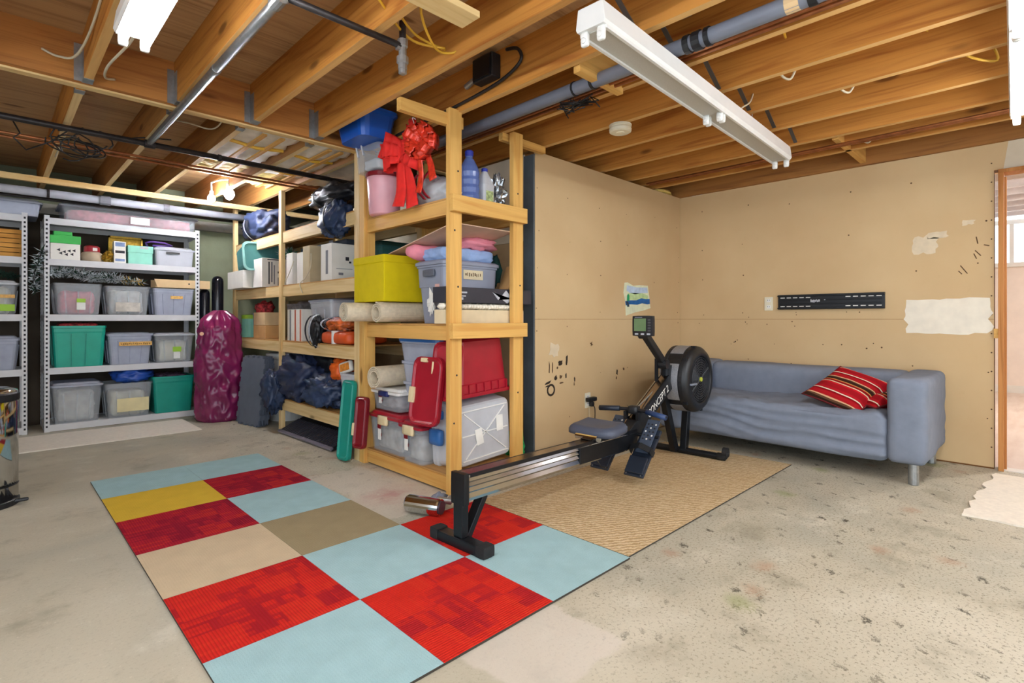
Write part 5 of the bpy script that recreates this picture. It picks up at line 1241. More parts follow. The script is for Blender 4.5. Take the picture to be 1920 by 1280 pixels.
t = thing('lace_bundle', 'white scalloped lace trim folded over the cream box', 'cloth', (2.2, 2.54, S2+0.086))
for k in range(24):
    x = 1.905+0.0235*k; m = MB(); m.blob((x, 2.525, S2+0.105), (0.014, 0.045, 0.018), 8, 6, 0.3, 5, k); m.build('scallop', plain('lace_white', '#efe8d6', 0.8), t, smooth=True)
t = thing('display_box', 'long black printed box under the grey tote edge', 'box', (2.28, 2.55, S2+0.126))
bxm = plain('charcoal_card', '#2c2c36', 0.5, var=0.1); qbox('body', (1.905, 2.64, 2.49, 2.615, S2+0.127, S2+0.222), bxm, t, 0.003)
for (x0, x1, z0_, z1_) in ((2.0, 2.07, 0.185, 0.195), (2.0, 2.06, 0.165, 0.172), (2.0, 2.04, 0.145, 0.160), (1.93, 1.955, 0.15, 0.18)): qbox('print_line', (x0, x1, 2.488, 2.490, S2+z0_, S2+z1_), GREYB, t)
MB().prism([(2.28, S2+0.20), (2.33, S2+0.15), (2.40, S2+0.215), (2.46, S2+0.16), (2.41, S2+0.13)], 2.488, 2.490, lambda u, v, w: (u, w, v)).build('print_motif', GREYB, t)
ZT = S2+hb*1.05
m = MB(); m.softbox(2.02, 2.45, 2.66, 2.90, ZT+0.001, ZT+0.085, 0.03, (18, 12, 8), fold(11, 0.012, 2.0, (1, 1, 5))); tag(m.build('blue_cloth', fabric('pale_blue_cloth', '#93acd6', var=0.12), smooth=True), 'folded pale blue cloth on the grey tote', 'cloth')
m = MB(); m.tube([(1.93+0.05*k, 2.915+0.004*sin(k), ZT+0.062+0.004*sin(2*k)) for k in range(11)], [0.03, 0.05, 0.053, 0.052, 0.054, 0.053, 0.052, 0.054, 0.053, 0.05, 0.03], 16); tag(m.build('pink_blanket', fabric('pink_fleece', '#e08a98', var=0.1), smooth=True), 'rolled pink blanket pushed in above the grey tote', 'blanket')
m = MB(); m.blob((2.33, 2.74, ZT+0.125), (0.17, 0.13, 0.05), 26, 14, 0.3, 3, 5, ridge=0.2); tag(m.build('pink_cloth', MATS['pink_fleece'], smooth=True), 'crumpled pink cloth on top of the blue cloth', 'cloth')
m = MB(); m.bar((2.2, 2.475, S2+0.60), (2.2, 3.19, S2+0.475), 0.50, 0.006, (0, 0.17, 1)); tag(m.build('cardboard_sheet', plain('pinkish_board', '#c9a78e', 0.8)), 'flat cardboard sheet slanting over the pink blanket', 'cardboard')
m = MB(); m.blob((2.33, 3.20, S2+0.40), (0.10, 0.20, 0.13), 24, 14, 0.25, 3, 9, ridge=0.12); tag(m.build('green_bag', fabric('dark_green_cloth', '#12302c', var=0.3), smooth=True), 'dark green bag in shadow behind the yellow cube', 'bag')
m = MB(); m.blob((2.475, 2.68, S2+0.36), (0.02, 0.06, 0.10), 16, 12, 0.3, 4, 3, ridge=0.2); tag(m.build('green_garment', MATS['dark_green_cloth'], smooth=True), 'dark green cloth hanging between grey tote and back post', 'cloth')
m = MB(); m.bar((2.50, 2.62, S2+0.225), (2.60, 2.64, S2+0.40), 0.10, 0.006, (1, 0, 0)); tag(m.build('card_panel', CARD), 'brown card panel leaning behind the back post', 'cardboard')
# bottom deck
RC = plain('shoe_mix', '#b9b2a8', 0.7, var=0.4, scale=14)
def lidded(label, x0, x1, y0, y1, z, h, fill, lid=REDP, clip=TAN, body=CLR, name='storage_tote'):
    """tote whose long side faces the room (-x): turned a quarter"""
    return tote(name, label, 'storage tote', (x0+x1)/2, (y0+y1)/2, z, y1-y0, x1-x0, h, body, lid=lid, handle=clip, fill=fill, fill_h=0.62, rz=-pi/2, ribs=0, taper=0.9, lidh=0.03,
                sticker=[(-(y1-y0)*0.12, h*0.52, 0.035, h*0.42, WLAB), (-(y1-y0)*0.12, h*0.64, 0.04, h*0.10, REDD), (-(y1-y0)*0.12, h*0.44, 0.04, h*0.08, REDD)])
lidded('clear tote with red lid and tan clips on the bottom deck, left', 1.925, 2.40, 2.995, 3.42, S3, 0.275, RC)
lidded('clear tote with red lid and tan clips on the bottom deck, middle', 1.90, 2.38, 2.735, 2.985, S3, 0.262, RC)
t = lidded('small clear tote with white lid on the left red-lidded tote', 1.95, 2.30, 3.06, 3.42, S3+0.285, 0.155, MIXC, lid=WHITE_PL, clip=plain('navy_clip', '#1f2a66', 0.4))
t = thing('nested_bins', 'tall stack of nested clear bins with blue lid, inside the wooden shelf', 'storage tote', (2.20, 2.915, S3+0.275))
zb = S3+0.275
for k in range(3):
    z = zb+0.14*k; m = MB(); m.loft([(z, 0.165+0.008*k, 0.165+0.012*k, 0.04), (z+0.20, 0.185+0.008*k, 0.19+0.012*k, 0.04), (z+0.205, 0.196+0.006*k, 0.20+0.012*k, 0.04), (z+0.222, 0.196+0.006*k, 0.20+0.012*k, 0.04), (z+0.222, 0.18+0.006*k, 0.185+0.012*k, 0.04), (z+0.02, 0.155, 0.155, 0.04)], 2.20, 2.915); m.build('bin', CLRB, t)
m = MB(); m.loft([(zb+0.495, 0.215, 0.232, 0.05), (zb+0.525, 0.215, 0.232, 0.05), (zb+0.54, 0.19, 0.205, 0.05)], 2.20, 2.915); m.build('lid', BLUEP, t)
qbox('print_line', (1.998, 2.0, 2.84, 2.89, zb+0.245, zb+0.255), REDP, t)
m = spiral_roll(MB(), (1.86, 3.225, S3+0.285+0.155+0.082), (2.36, 3.27, S3+0.285+0.155+0.082), 0.080, 0.009, 2.7); tag(m.build('carpet_roll', CARPROLL), 'rolled cream carpet resting on the small clear tote', 'carpet roll', 'carpet rolls on the wooden shelf')
# big clear tote on its side and the red tote turned over above it
t = thing('storage_tote', 'big clear tote lying on its side with two white labels', 'storage tote', (2.22, 2.60, S3))
M = frame_mat((2.215, 2.486, S3+0.215), (1, 0, 0.06), (-0.06, 0, 1))
m = MB(); m.loft([(0, 0.205, 0.175, 0.03), (-0.012, 0.215, 0.185, 0.04), (-0.19, 0.23, 0.205, 0.04), (-0.195, 0.242, 0.212, 0.04), (-0.23, 0.242, 0.212, 0.04), (-0.23, 0.21, 0.19, 0.04), (-0.02, 0.2, 0.17, 0.03)]); m.xform(M); m.build('body', CLRM, t)
for (a, b, c_, d_) in ((-0.17, -0.14, 0.17, 0.14), (-0.17, 0.14, 0.17, -0.14), (-0.19, 0.0, 0.19, 0.0), (-0.19, -0.15, 0.19, -0.15), (-0.19, 0.15, 0.19, 0.15)):
    m = MB(); m.bar((a, b, 0.003), (c_, d_, 0.003), 0.006, 0.006, (0, 0, 1)); m.xform(M); m.build('base_rib', WHITE_PL, t)
for (x, y, r_) in ((-0.055, -0.02, 0.15), (0.12, 0.035, 0.0)):
    m = MB(); m.box(-0.028, 0.028, -0.05, 0.05, 0.005, 0.008); m.xform(M @ Matrix.Translation((x, y, 0)) @ Matrix.Rotation(r_, 4, 'Z')); m.build('white_label', WLAB, t)
for (z0_, z1_) in ((0.14, 0.24), (0.30, 0.36)): MB().softbox(1.945, 1.985, 2.60, 2.72, S3+z0_, S3+z1_, 0.015, (3, 4, 4)).build('clip', BLUEP, t, smooth=True)
t = thing('storage_tote', 'red tote turned upside down over the big clear tote', 'storage tote', (2.23, 2.64, S3+0.43))
M2 = Matrix.Translation((2.235, 2.645, S3+0.445)) @ Matrix.Rotation(radians(-3), 4, 'Y')
m = MB(); m.loft([(0, 0.232, 0.155, 0.03), (0.022, 0.232, 0.155, 0.03), (0.024, 0.215, 0.14, 0.03), (0.075, 0.21, 0.138, 0.03), (0.08, 0.20, 0.132, 0.03), (0.34, 0.185, 0.12, 0.04), (0.355, 0.165, 0.10, 0.04)]); m.xform(M2); m.build('body', REDP, t)
for k in range(7): m = MB(); m.box(-0.2+0.062*k, -0.188+0.062*k, -0.150, -0.134, 0.022, 0.075); m.xform(M2); m.build('rim_rib', REDP, t)
def lid_on_edge(label, M, w, h, mat, clips, name='tote_lid'):
    T = thing(name, label, 'lid', M.translation)
    m = MB(); cr = min(0.06, w*0.24); m.loft([(0, w/2, h/2, cr), (0.024, w/2, h/2, cr), (0.026, w/2-0.010, h/2-0.010, cr*0.9), (0.032, w/2-0.016, h/2-0.016, cr*0.8), (0.022, w/2-0.028, h/2-0.028, cr*0.7), (0.022, w/2-0.05, h/2-0.05, cr*0.5)]); m.xform(M); m.build('panel', mat, T)
    for (x, y, cw, ch) in clips:
        m = MB(); m.softbox(x-cw/2, x+cw/2, y-ch/2, y+ch/2, -0.006, 0.036, 0.006, (3, 3, 3)); m.xform(M); m.build('clip', TAN, T)
    return T
lid_on_edge('red tote lid with tan clips standing on edge beside the blue-lidded bins', frame_mat((1.925, 2.69, S3+0.475), (0.10, -0.99, 0.0), (0.12, 0.0, 0.99)), 0.27, 0.42, REDP, [(-0.118, -0.03, 0.05, 0.10), (-0.03, 0.19, 0.06, 0.03)])
lid_on_edge('red tote lid behind the end post, near the red tote', frame_mat((1.985, 2.575, S3+0.60), (0.35, -0.93, 0.0), (0.12, 0.0, 0.99)), 0.20, 0.36, REDP, [(-0.08, 0.03, 0.03, 0.10)])
lid_on_edge('dark red tote lid on edge in front of the left stud', frame_mat((1.872, 3.405, S3+0.19), (0.25, -0.97, 0.0), (0.1, 0.03, 0.99)), 0.12, 0.36, REDD, [(-0.055, -0.05, 0.025, 0.09)])
lid_on_edge('teal tote lid leaning upright against the shelf front', frame_mat((1.86, 3.59, 0.295), (0.12, -0.99, 0.0), (0.09, 0.0, 0.995)), 0.15, 0.575, TEALD, [])
m = MB(); m.blob((2.62, 2.62, 0.14), (0.055, 0.05, 0.14), 18, 14, 0.4, 6, 3, flat=0.001, ridge=0.4); tag(m.build('green_netting', plain('green_net', '#1c9a50', 0.6, var=0.4, scale=60)), 'bunch of green netting on the floor behind the shelf end', 'netting')

# ------------------------------------------------------------------ contents of the long wooden shelf
U0, U1, U2, U3 = 1.836, 1.343, 0.833, 0.301
NAVYB = plain('navy_nylon', '#25304e', 0.5, var=0.3, scale=10); BLKB = plain('black_nylon', '#16171c', 0.45, var=0.3, scale=10); DEN = plain('dark_blue_nylon', '#2a3a58', 0.45, var=0.4, scale=12)
def bag(label, c, rad, mat, seed, flat=None, amp=0.25, ridge=0.14, name='bag', straps=0, power=0.8):
    T = thing(name, label, 'bag', (c[0], c[1], flat if flat is not None else c[2]-rad[2]))
    m = MB(); m.blob(c, rad, 44, 28, amp, 2.4, seed, flat=flat, ridge=ridge, power=power); m.build('body', mat, T, smooth=True)
    q = random.Random(seed)
    for k in range(straps):
        y = c[1]+rad[1]*q.uniform(-.5, .5); mb = MB()
        ribbon(mb, lambda t: ((c[0]-rad[0]*1.1*cos(pi*(t-0.5)), y+0.08*sin(3*t), c[2]+rad[2]*1.12*sin(pi*(t-0.5))), (0, 1, 0.1), 1), 14, 0.028, 1); solid(mb.build('strap', GREYB if k % 2 else BLKB, T, smooth=True))
    return T
bag('navy duffel bag with pale straps on the upper shelf far end', (2.06, 5.78, U0+0.165), (0.17, 0.36, 0.155), NAVYB, 3, U0+0.001, straps=3)
bag('black duffel bag high on the upper shelf near the stud', (2.05, 4.12, U0+0.20), (0.15, 0.36, 0.09), BLKB, 5, straps=1)
bag('blue-black bag drooping over the upper shelf edge', (1.93, 3.93, U0-0.02), (0.085, 0.19, 0.13), DEN, 8, straps=1)
t = thing('clear_teal_bin', 'pale teal bin tipped on its side at the far end of the middle shelf', 'bin', (1.98, 5.85, U1+0.19))
M = frame_mat((1.98, 5.60, U1+0.325), (1, 0, 0.05), (-0.05, 0.1, 1))
m = MB(); m.loft([(0, 0.19, 0.135, 0.05), (-0.30, 0.16, 0.115, 0.04), (-0.31, 0.14, 0.10, 0.04), (-0.30, 0.15, 0.105, 0.04), (-0.01, 0.18, 0.125, 0.05)], caps=(False, True)); m.xform(M); m.build('body', CLRT, t)
m = MB(); m.loft([(-0.012, 0.20, 0.145, 0.05), (0.006, 0.20, 0.145, 0.05), (0.006, 0.182, 0.128, 0.05), (-0.012, 0.182, 0.128, 0.05)], caps=(False, False)); m.xform(M); m.build('rim', plain('teal_rim', '#8fc4be', 0.4), t)
qbox('white_carton', (1.80, 2.15, 5.66, 6.14, U1+0.0005, U1+0.18), PAPERW, None, 0.003); tag(COL.objects[-1], 'low white carton under the tipped teal bin', 'box')
def carton(label, b, mat=PAPERW, lines=(), name='carton'):
    T = thing(name, label, 'box', ((b[0]+b[1])/2, (b[2]+b[3])/2, b[4]))
    qbox('body', b, mat, T, 0.003)
    for (face, a0, a1, z0, z1, mt) in lines:
        if face == 'y': bb = (b[0]+a0, b[0]+a1, b[2]-0.0012, b[2]-0.0001, b[4]+z0, b[4]+z1)
        else: bb = (b[0]-0.0012, b[0]-0.0001, b[2]+a0, b[2]+a1, b[4]+z0, b[4]+z1)
        qbox('print_line', bb, mt, T)
    return T
GI = plain('grey_ink', '#7c7c80', 0.7)
carton('white carton with black vertical print on the middle shelf', (1.885, 2.135, 5.38, 5.62, U1+0.0005, U1+0.285), PAPERW, [('y', 0.06, 0.072, 0.03, 0.25, INK), ('y', 0.085, 0.10, 0.05, 0.25, GI), ('y', 0.11, 0.122, 0.03, 0.22, GI), ('y', 0.15, 0.175, 0.14, 0.16, INK), ('y', 0.15, 0.16, 0.02, 0.10, GI), ('y', 0.05, 0.2, 0.268, 0.278, INK)])
carton('plain white carton left of the black-printed one', (1.885, 2.135, 5.63, 5.655, U1+0.0005, U1+0.275))
carton('slim white carton right of the middle post', (1.93, 2.10, 4.76, 4.90, U1+0.0005, U1+0.285), PAPERW)
carton('slim white carton with faint grey print', (1.945, 2.12, 4.56, 4.70, U1+0.0005, U1+0.275), PAPERW, [('y', 0.06, 0.12, 0.04, 0.24, GI)])
carton('tall beige carton standing in the middle shelf row', (1.93, 2.18, 4.40, 4.54, U1+0.0005, U1+0.315), plain('beige_carton', '#bfae8c', 0.8))
carton('tall white carton with small print near the stud', (1.93, 2.18, 4.00, 4.19, U1+0.0005, U1+0.295), PAPERW, [('x', 0.06, 0.10, 0.05, 0.24, GI), ('y', 0.12, 0.15, 0.16, 0.19, INK), ('y', 0.15, 0.17, 0.14, 0.155, INK), ('y', 0.04, 0.18, 0.09, 0.094, GI), ('y', 0.06, 0.1, 0.04, 0.06, GI)])
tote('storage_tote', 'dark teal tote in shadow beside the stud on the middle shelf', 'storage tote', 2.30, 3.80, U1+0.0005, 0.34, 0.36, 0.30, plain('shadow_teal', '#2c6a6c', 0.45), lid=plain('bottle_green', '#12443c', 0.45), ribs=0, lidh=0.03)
t = thing('tool_case', 'long black tool case with latches behind the white cartons', 'case', (2.33, 4.80, U1))
qbox('body', (2.22, 2.44, 4.32, 5.25, U1+0.0005, U1+0.34), plain('tool_black', '#20242c', 0.45), t, 0.012); qbox('lid', (2.21, 2.445, 4.31, 5.26, U1+0.34, U1+0.39), plain('tool_grey', '#4a5666', 0.45), t, 0.012)
for y in (4.55, 5.0): qbox('latch', (2.198, 2.212, y, y+0.06, U1+0.28, U1+0.40), GREYB, t, 0.003)
garland('green_garland', 'green foil garland spilling out above the white carton', [(2.16, 5.36, U1+0.33), (2.18, 5.5, U1+0.36), (2.2, 5.66, U1+0.34)], 21, [plain('green_foil', '#1e7a54', 0.5, var=0.4), FROST], 0.09, 260)
wire('hanging_cord', 'pale cord looped over the middle shelf edge by the post', [(1.95, 4.95, U1-0.03), (1.912, 4.88, U1+0.02), (1.91, 4.76, U1+0.12), (1.915, 4.70, U1+0.20)], 0.004, WCABLE)
wire('hanging_cord', 'pale cord hanging before the beige carton', [(1.915, 4.34, U1+0.24), (1.91, 4.34, U1+0.12), (1.912, 4.45, U1+0.04), (1.912, 4.56, U1-0.01), (1.912, 4.50, U1-0.09)], 0.004, WCABLE)
# lower shelf
m = MB(); 
t = thing('tin', 'mint green tin with lime lid at the far end of the lower shelf', 'tin', (2.02, 6.1, U2)); MB().lathe([(0.085, 0), (0.088, 0.005), (0.088, 0.2), (0.08, 0.205)], (2.02, 6.1, U2+0.0005), 20).build('body', MINT, t); MB().lathe([(0.09, 0.2), (0.09, 0.24), (0.05, 0.245)], (2.02, 6.1, U2+0.0005), 20).build('lid', LIME, t)
tote('storage_tote', 'small hazy grey tote beside the mint tin', 'storage tote', 2.11, 5.97, U2+0.0005, 0.2, 0.16, 0.26, CLRB, ribs=0, fill=BLUEC)
m = MB(); m.blob((2.1, 5.92, U2+0.31), (0.09, 0.12, 0.07), 20, 12, 0.4, 4, 2, ridge=0.2); tag(m.build('red_white_cloth', MATS['red_white_cloth'], smooth=True), 'red and white cloth heaped over the hazy grey tote', 'cloth')
carton('brown cardboard carton stacked below another on the lower shelf', (1.96, 2.14, 5.50, 5.84, U2+0.0005, U2+0.135), CARD)
carton('brown cardboard carton sitting on top of another, lower shelf', (1.96, 2.13, 5.52, 5.83, U2+0.136, U2+0.265), CARDP)
tote('storage_tote', 'grey plaid fabric bin behind the cardboard cartons', 'bin', 2.30, 5.33, U2+0.0005, 0.28, 0.34, 0.35, plain('plaid_grey', '#8a8688', 0.8, var=0.3, scale=40), ribs=0, fill=MIXC, fill_h=1.05)
def binder(label, y, mt2): return carton(label, (1.955, 2.24, y, y+0.10, U2+0.0005, U2+0.285), PAPERW, [('x', 0.015, 0.045, 0.0, 0.28, mt2), ('y', 0.16, 0.23, 0.0, 0.285, mt2)], 'file_box')
TERRA = plain('terracotta_stripe', '#c0664c', 0.7)
binder('white file box with grey stripe, next to the middle post', 4.84, GI); binder('white file box with brick red stripe, nearer the middle post', 4.73, TERRA); binder('white file box with brick red stripe, touching the large hazy tote', 4.62, TERRA)
tote('storage_tote', 'large hazy grey tote in the middle of the lower shelf', 'storage tote', 2.19, 4.33, U2+0.0005, 0.42, 0.42, 0.37, CLRM, lid=CLRB, fill=plain('pale_grey_fill', '#b4b6b4', 0.8, var=0.2), fill_h=0.7, lidh=0.02)
bag('small black pack hanging off the lower shelf edge', (1.925, 4.24, U2+0.10), (0.05, 0.075, 0.12), BLKB, 15, straps=2)
t = thing('orange_case', 'orange soft case with white strap on the lower shelf', 'case', (2.05, 3.93, U2)); ORG_M = plain('orange_nylon', '#d8541c', 0.5, var=0.15)
m = MB(); m.softbox(1.90, 2.25, 3.68, 4.14, U2+0.001, U2+0.10, 0.035, (8, 10, 5), soft); m.build('body', ORG_M, t, smooth=True)
qbox('strap', (1.897, 2.253, 3.90, 3.935, U2+0.003, U2+0.106), WHITE_PL, t, 0.004)
bag('orange and black gear bag piled on the orange case', (2.02, 3.96, U2+0.155), (0.12, 0.20, 0.055), plain('orange_black', '#b4561e', 0.5, var=0.9, scale=16), 17, straps=2)
m = MB(); m.box(2.15, 2.35, 3.66, 3.70, U2+0.11, U2+0.30); tag(m.build('yellow_card', plain('pale_yellow_card', '#e6dc8c', 0.8)), 'pale yellow card standing behind the left carpet roll', 'card')
# bottom shelf and floor
bag('big dark navy bag sprawling over the bottom shelf', (2.02, 4.72, U3+0.20), (0.17, 0.36, 0.19), NAVYB, 21, U3+0.001, 0.35, 0.2)
bag('black bag heaped behind the navy bag on the bottom shelf', (2.20, 4.45, U3+0.25), (0.16, 0.40, 0.21), BLKB, 23, U3+0.001, 0.35, 0.2)
bag('rumpled blue-black bag at the front of the bottom shelf', (1.99, 4.18, U3+0.135), (0.14, 0.27, 0.13), DEN, 25, U3+0.001, 0.35, 0.2)
bag('blue-black bag end drooping over the middle post', (1.875, 5.06, U3+0.06), (0.085, 0.17, 0.17), DEN, 27, None, 0.35, 0.18)
bag('orange bag stuffed above the dark bags', (2.05, 4.02, U3+0.315), (0.09, 0.11, 0.095), plain('bright_orange', '#e8661c', 0.45, var=0.15), 29)
t = thing('snack_packet', 'orange and white packet next to the orange bag', 'packet', (1.98, 3.86, U3+0.33)); M = frame_mat((1.975, 3.84, U3+0.355), (0.2, -0.95, 0.25), (0.0, 0.25, 0.96))
m = MB(); m.softbox(-0.075, 0.075, -0.045, 0.045, -0.02, 0.02, 0.018, (6, 5, 3)); m.xform(M); m.build('packet', PAPERW, t, smooth=True); m = MB(); m.box(-0.05, 0.055, -0.028, 0.028, -0.023, 0.023); m.xform(M); m.build('print_panel', plain('orange_print', '#e08a2c', 0.6, var=0.3, scale=40), t)
tote('clear_bin', 'tall milky waste bin at the stud end of the bottom shelf', 'bin', 2.04, 3.755, U3+0.0005, 0.22, 0.24, 0.31, CLRM, ribs=0, taper=0.8, fill=PALEC, fill_h=0.6)
t = thing('white_tub', 'big white tub on the floor behind the foam tiles', 'tub', (2.2, 5.55, 0)); MB().lathe([(0.17, 0), (0.19, 0.62), (0.2, 0.625), (0.2, 0.665), (0.15, 0.67)], (2.2, 5.55, 0.0005), 28).build('body', WHITE_PL, t); MB().lathe([(0.205, 0.64), (0.208, 0.675), (0.19, 0.685), (0.05, 0.685)], (2.2, 5.55, 0.0005), 28).build('lid', WHITE_METAL, t)
m = MB(); m.blob((2.02, 5.13, 0.60), (0.05, 0.06, 0.05), 18, 12, 0.1, 2, 2); tag(m.build('pink_ball', plain('hot_pink', '#d866b4', 0.5), smooth=True), 'hot pink ball wedged beside the middle post', 'ball')
t = thing('foam_tile_stack', 'stack of dark grey interlocking foam tiles leaning on the shelf', 'foam tiles', (1.85, 5.45, 0)); FOAM = plain('grey_foam', '#5c6472', 0.85, var=0.06)
for k in range(6):
    pts = []; w, hh, T_ = 0.44, 0.67, 0.012
    for i in range(9): pts += [(-w/2+w*i/9, 0.0 if i % 2 else 0.018), (-w/2+w*(i+1)/9, 0.0 if i % 2 else 0.018)]
    for i in range(13): pts += [(w/2-(0.0 if i % 2 else 0.016), 0.018+(hh-0.036)*i/13), (w/2-(0.0 if i % 2 else 0.016), 0.018+(hh-0.036)*(i+1)/13)]
    for i in range(9): pts += [(w/2-w*i/9, hh-(0.0 if i % 2 else 0.018)), (w/2-w*(i+1)/9, hh-(0.0 if i % 2 else 0.018))]
    for i in range(13): pts += [(-w/2+(0.0 if i % 2 else 0.016), hh-0.018-(hh-0.036)*i/13), (-w/2+(0.0 if i % 2 else 0.016), hh-0.018-(hh-0.036)*(i+1)/13)]
    Mx = frame_mat((1.775+0.0165*k, 5.45+0.003*k, 0.001), (0.16, -0.987, 0), (0.10, 0.016, 0.99))
    m = MB(); m.prism(pts, -0.007, 0.007); m.xform(Mx); m.build('foam_tile', FOAM, t)
t = thing('grid_panel', 'black ribbed plastic panel on the floor under the bottom shelf', 'panel', (2.0, 4.4, 0))
Mx = frame_mat((1.99, 4.40, 0.065), (0.02, -1, 0), (0.75, 0, 0.35))
m = MB(); m.box(-0.5, 0.5, -0.13, 0.13, -0.008, 0.004); m.xform(Mx); m.build('panel', BLACK, t)
for k in range(26): m = MB(); m.box(-0.49+0.038*k, -0.475+0.038*k, -0.12, 0.07, 0.004, 0.014); m.xform(Mx); m.build('rib', plain('grid_grey', '#3c3a42', 0.4), t)
m = MB(); m.box(-0.5, 0.5, -0.135, -0.11, 0.0, 0.018); m.xform(Mx); m.build('front_edge', plain('lilac_grey', '#8a8494', 0.35, 0.4), t)

# ------------------------------------------------------------------ loose things on the floor
t = thing('garbage_bag', 'tall wine-purple plastic bag standing beside the metal shelf', 'bag', (1.69, 5.98, 0)); PURP = plain('wine_poly', '#7a2050', 0.2, var=0.18, scale=6)
m = MB(); nz, nu = 96, 120
prof = [(0.0, 0.20), (0.03, 0.225), (0.25, 0.235), (0.5, 0.235), (0.62, 0.225), (0.72, 0.20), (0.85, 0.195), (0.95, 0.185), (1.02, 0.165), (1.07, 0.12), (1.10, 0.075), (1.12, 0.05)]
def pr(z):
    for i in range(len(prof)-1):
        if prof[i][0] <= z <= prof[i+1][0]: f = (z-prof[i][0])/(prof[i+1][0]-prof[i][0]); return prof[i][1]*(1-f)+prof[i+1][1]*f
    return prof[-1][1]
ids = []
for k in range(nz+1):
    z = 1.12*k/nz; r0 = pr(z); ring = []
    for i in range(nu):
        a = 2*pi*i/nu; q = Vector((cos(a)*1.6, sin(a)*1.6, z*3.2)); 
        k1 = 0.5-abs(noise.noise(q+Vector((3, 0, 1))))*2.2; k2 = 0.5-abs(noise.noise(q*2.3+Vector((0.4*z, 2, 7))))*2.2; k3 = noise.noise(Vector((a*4, 1.0, z*0.8)))
        k4 = 0.5-abs(noise.noise(q*4.6+Vector((z, 1, 3))))*2.2; k5 = 0.5-abs(noise.noise(Vector((cos(a)*2.5+z*4, sin(a)*2.5, z*7))))*2.2
        r = r0*(1+0.09*k1+0.07*k2+0.012*k4+0.035*k5 + (0.10*k3 if z > 0.9 else 0.02*k3)) + 0.012*sin(a*9+z*6)*(z > 0.95)
        ring.append((1.69+r*1.02*cos(a)+0.012*sin(z*5), 5.98+r*0.9*sin(a), max(z+0.012*k1*(0.05 < z < 1.05), 0.001)))
    ids.append(m.ring(ring))
for k in range(nz): m.bridge(ids[k], ids[k+1])
m.face(*reversed(ids[0])); m.face(*ids[-1]); m.build('body', PURP, t, smooth=True)
m = MB(); m.tube([(1.69+0.055*cos(2*pi*i/14), 5.98+0.05*sin(2*pi*i/14), 1.085) for i in range(14)], 0.006, 6, closed=True); m.build('neck_tie', PURP, t, smooth=True)
MB().cyl((1.475, 5.83, 0.885), (1.479, 5.838, 0.885), 0.018, 12).build('sticker', plain('peach_sticker', '#e0b090', 0.6), t)
def rod(label, x, y, r, zt):
    m = MB(); m.lathe([(r*0.9, 0.0), (r, 0.01), (r, zt-r), (r*0.92, zt-r*0.6), (r*0.7, zt-r*0.25), (r*0.35, zt-0.004), (0.004, zt)], (x, y, 0.0005), 22); tag(m.build('black_tube', plain('glossy_black', '#14161e', 0.15), smooth=True), label, 'tube', 'glossy black tubes behind the purple bag')
rod('tall glossy black round-topped tube behind the purple bag', 1.79, 6.45, 0.058, 1.505); rod('shorter glossy black tube left of the tall one', 1.675, 6.50, 0.05, 1.36)

can = thing('waste_bin', 'polished steel pedal bin at the left edge of the picture', 'bin', (-0.035, 4.10, 0))
cc = (-0.035, 4.10, 0.0005)
MB().lathe([(0.152, 0), (0.156, 0.004), (0.156, 0.03), (0.150, 0.034)], cc, 40).build('base', BLACK, can)
MB().lathe([(0.150, 0.034), (0.150, 0.575), (0.146, 0.58)], cc, 48).build('body', CHROME, can, smooth=True)
MB().lathe([(0.1505, 0.11), (0.1515, 0.112), (0.1515, 0.116), (0.1505, 0.118)], cc, 48).build('seam', BLACKM, can)
MB().lathe([(0.154, 0.578), (0.156, 0.582), (0.156, 0.615), (0.148, 0.625)], cc, 40).build('lid_collar', BLACK, can)
MB().lathe([(0.15, 0.618), (0.146, 0.634), (0.11, 0.648), (0.05, 0.655), (0.003, 0.656)], cc, 40).build('lid', CHROME, can, smooth=True)
MB().softbox(0.09, 0.155, 4.015, 4.05, 0.012, 0.03, 0.008, (4, 3, 2)).build('pedal', BLACK, can)

t = thing('chrome_cylinder', 'polished metal cylinder with dark end lying beside the rower foot', 'cylinder', (1.64, 2.27, 0)); ax0 = Vector((1.585, 2.40, 0.052)); ax1 = Vector((1.665, 2.215, 0.052))
MB().tube([ax0, ax0.lerp(ax1, 0.04), ax0.lerp(ax1, 0.96), ax1], [0.040, 0.045, 0.045, 0.042], 24).build('body', CHROME, t, smooth=False)
d = (ax1-ax0).normalized(); MB().cyl(ax1, ax1+d*0.008, 0.034, 20).build('end_cap', plain('dark_cap', '#40323a', 0.4), t)
MB().tube([ax1+d*(-0.05)+Vector((0.04, 0.03, 0)), (1.72, 2.30, 0.06), (1.76, 2.26, 0.05), (1.80, 2.30, 0.05)], 0.018, 10).build('nozzle', STEEL, t, smooth=True)
m = MB(); m.blob((1.735, 2.33, 0.04), (0.05, 0.04, 0.04), 16, 10, 0.4, 4, 2, flat=0.001, ridge=0.3); m.build('fitting', GREYPVC, t, smooth=True)
t = thing('massage_roller', 'dark knobbly massage roller with blue end on the floor by the wall', 'roller', (2.95, 2.46, 0))
m = MB(); m.tube([(2.72, 2.475, 0.05), (2.73, 2.475, 0.05), (2.96, 2.465, 0.05), (2.97, 2.465, 0.05)], [0.036, 0.046, 0.046, 0.036], 18); m.build('core', BLACK, t)
q = random.Random(5)
for k in range(7):
    for a in range(10):
        an = 2*pi*a/10+0.3*k; p = Vector((2.74+0.034*k, 2.472+0.046*cos(an), 0.05+0.046*sin(an))); MB().blob(p, (0.010, 0.010, 0.010), 6, 4, 0).build('knob', plain('plum_rubber', '#4a3440', 0.45) if (k+a) % 3 else GREYB, t)
MB().cyl((2.97, 2.465, 0.05), (3.02, 2.463, 0.05), 0.03, 14).build('neck', plain('plum_neck', '#6a4a4c', 0.5), t)
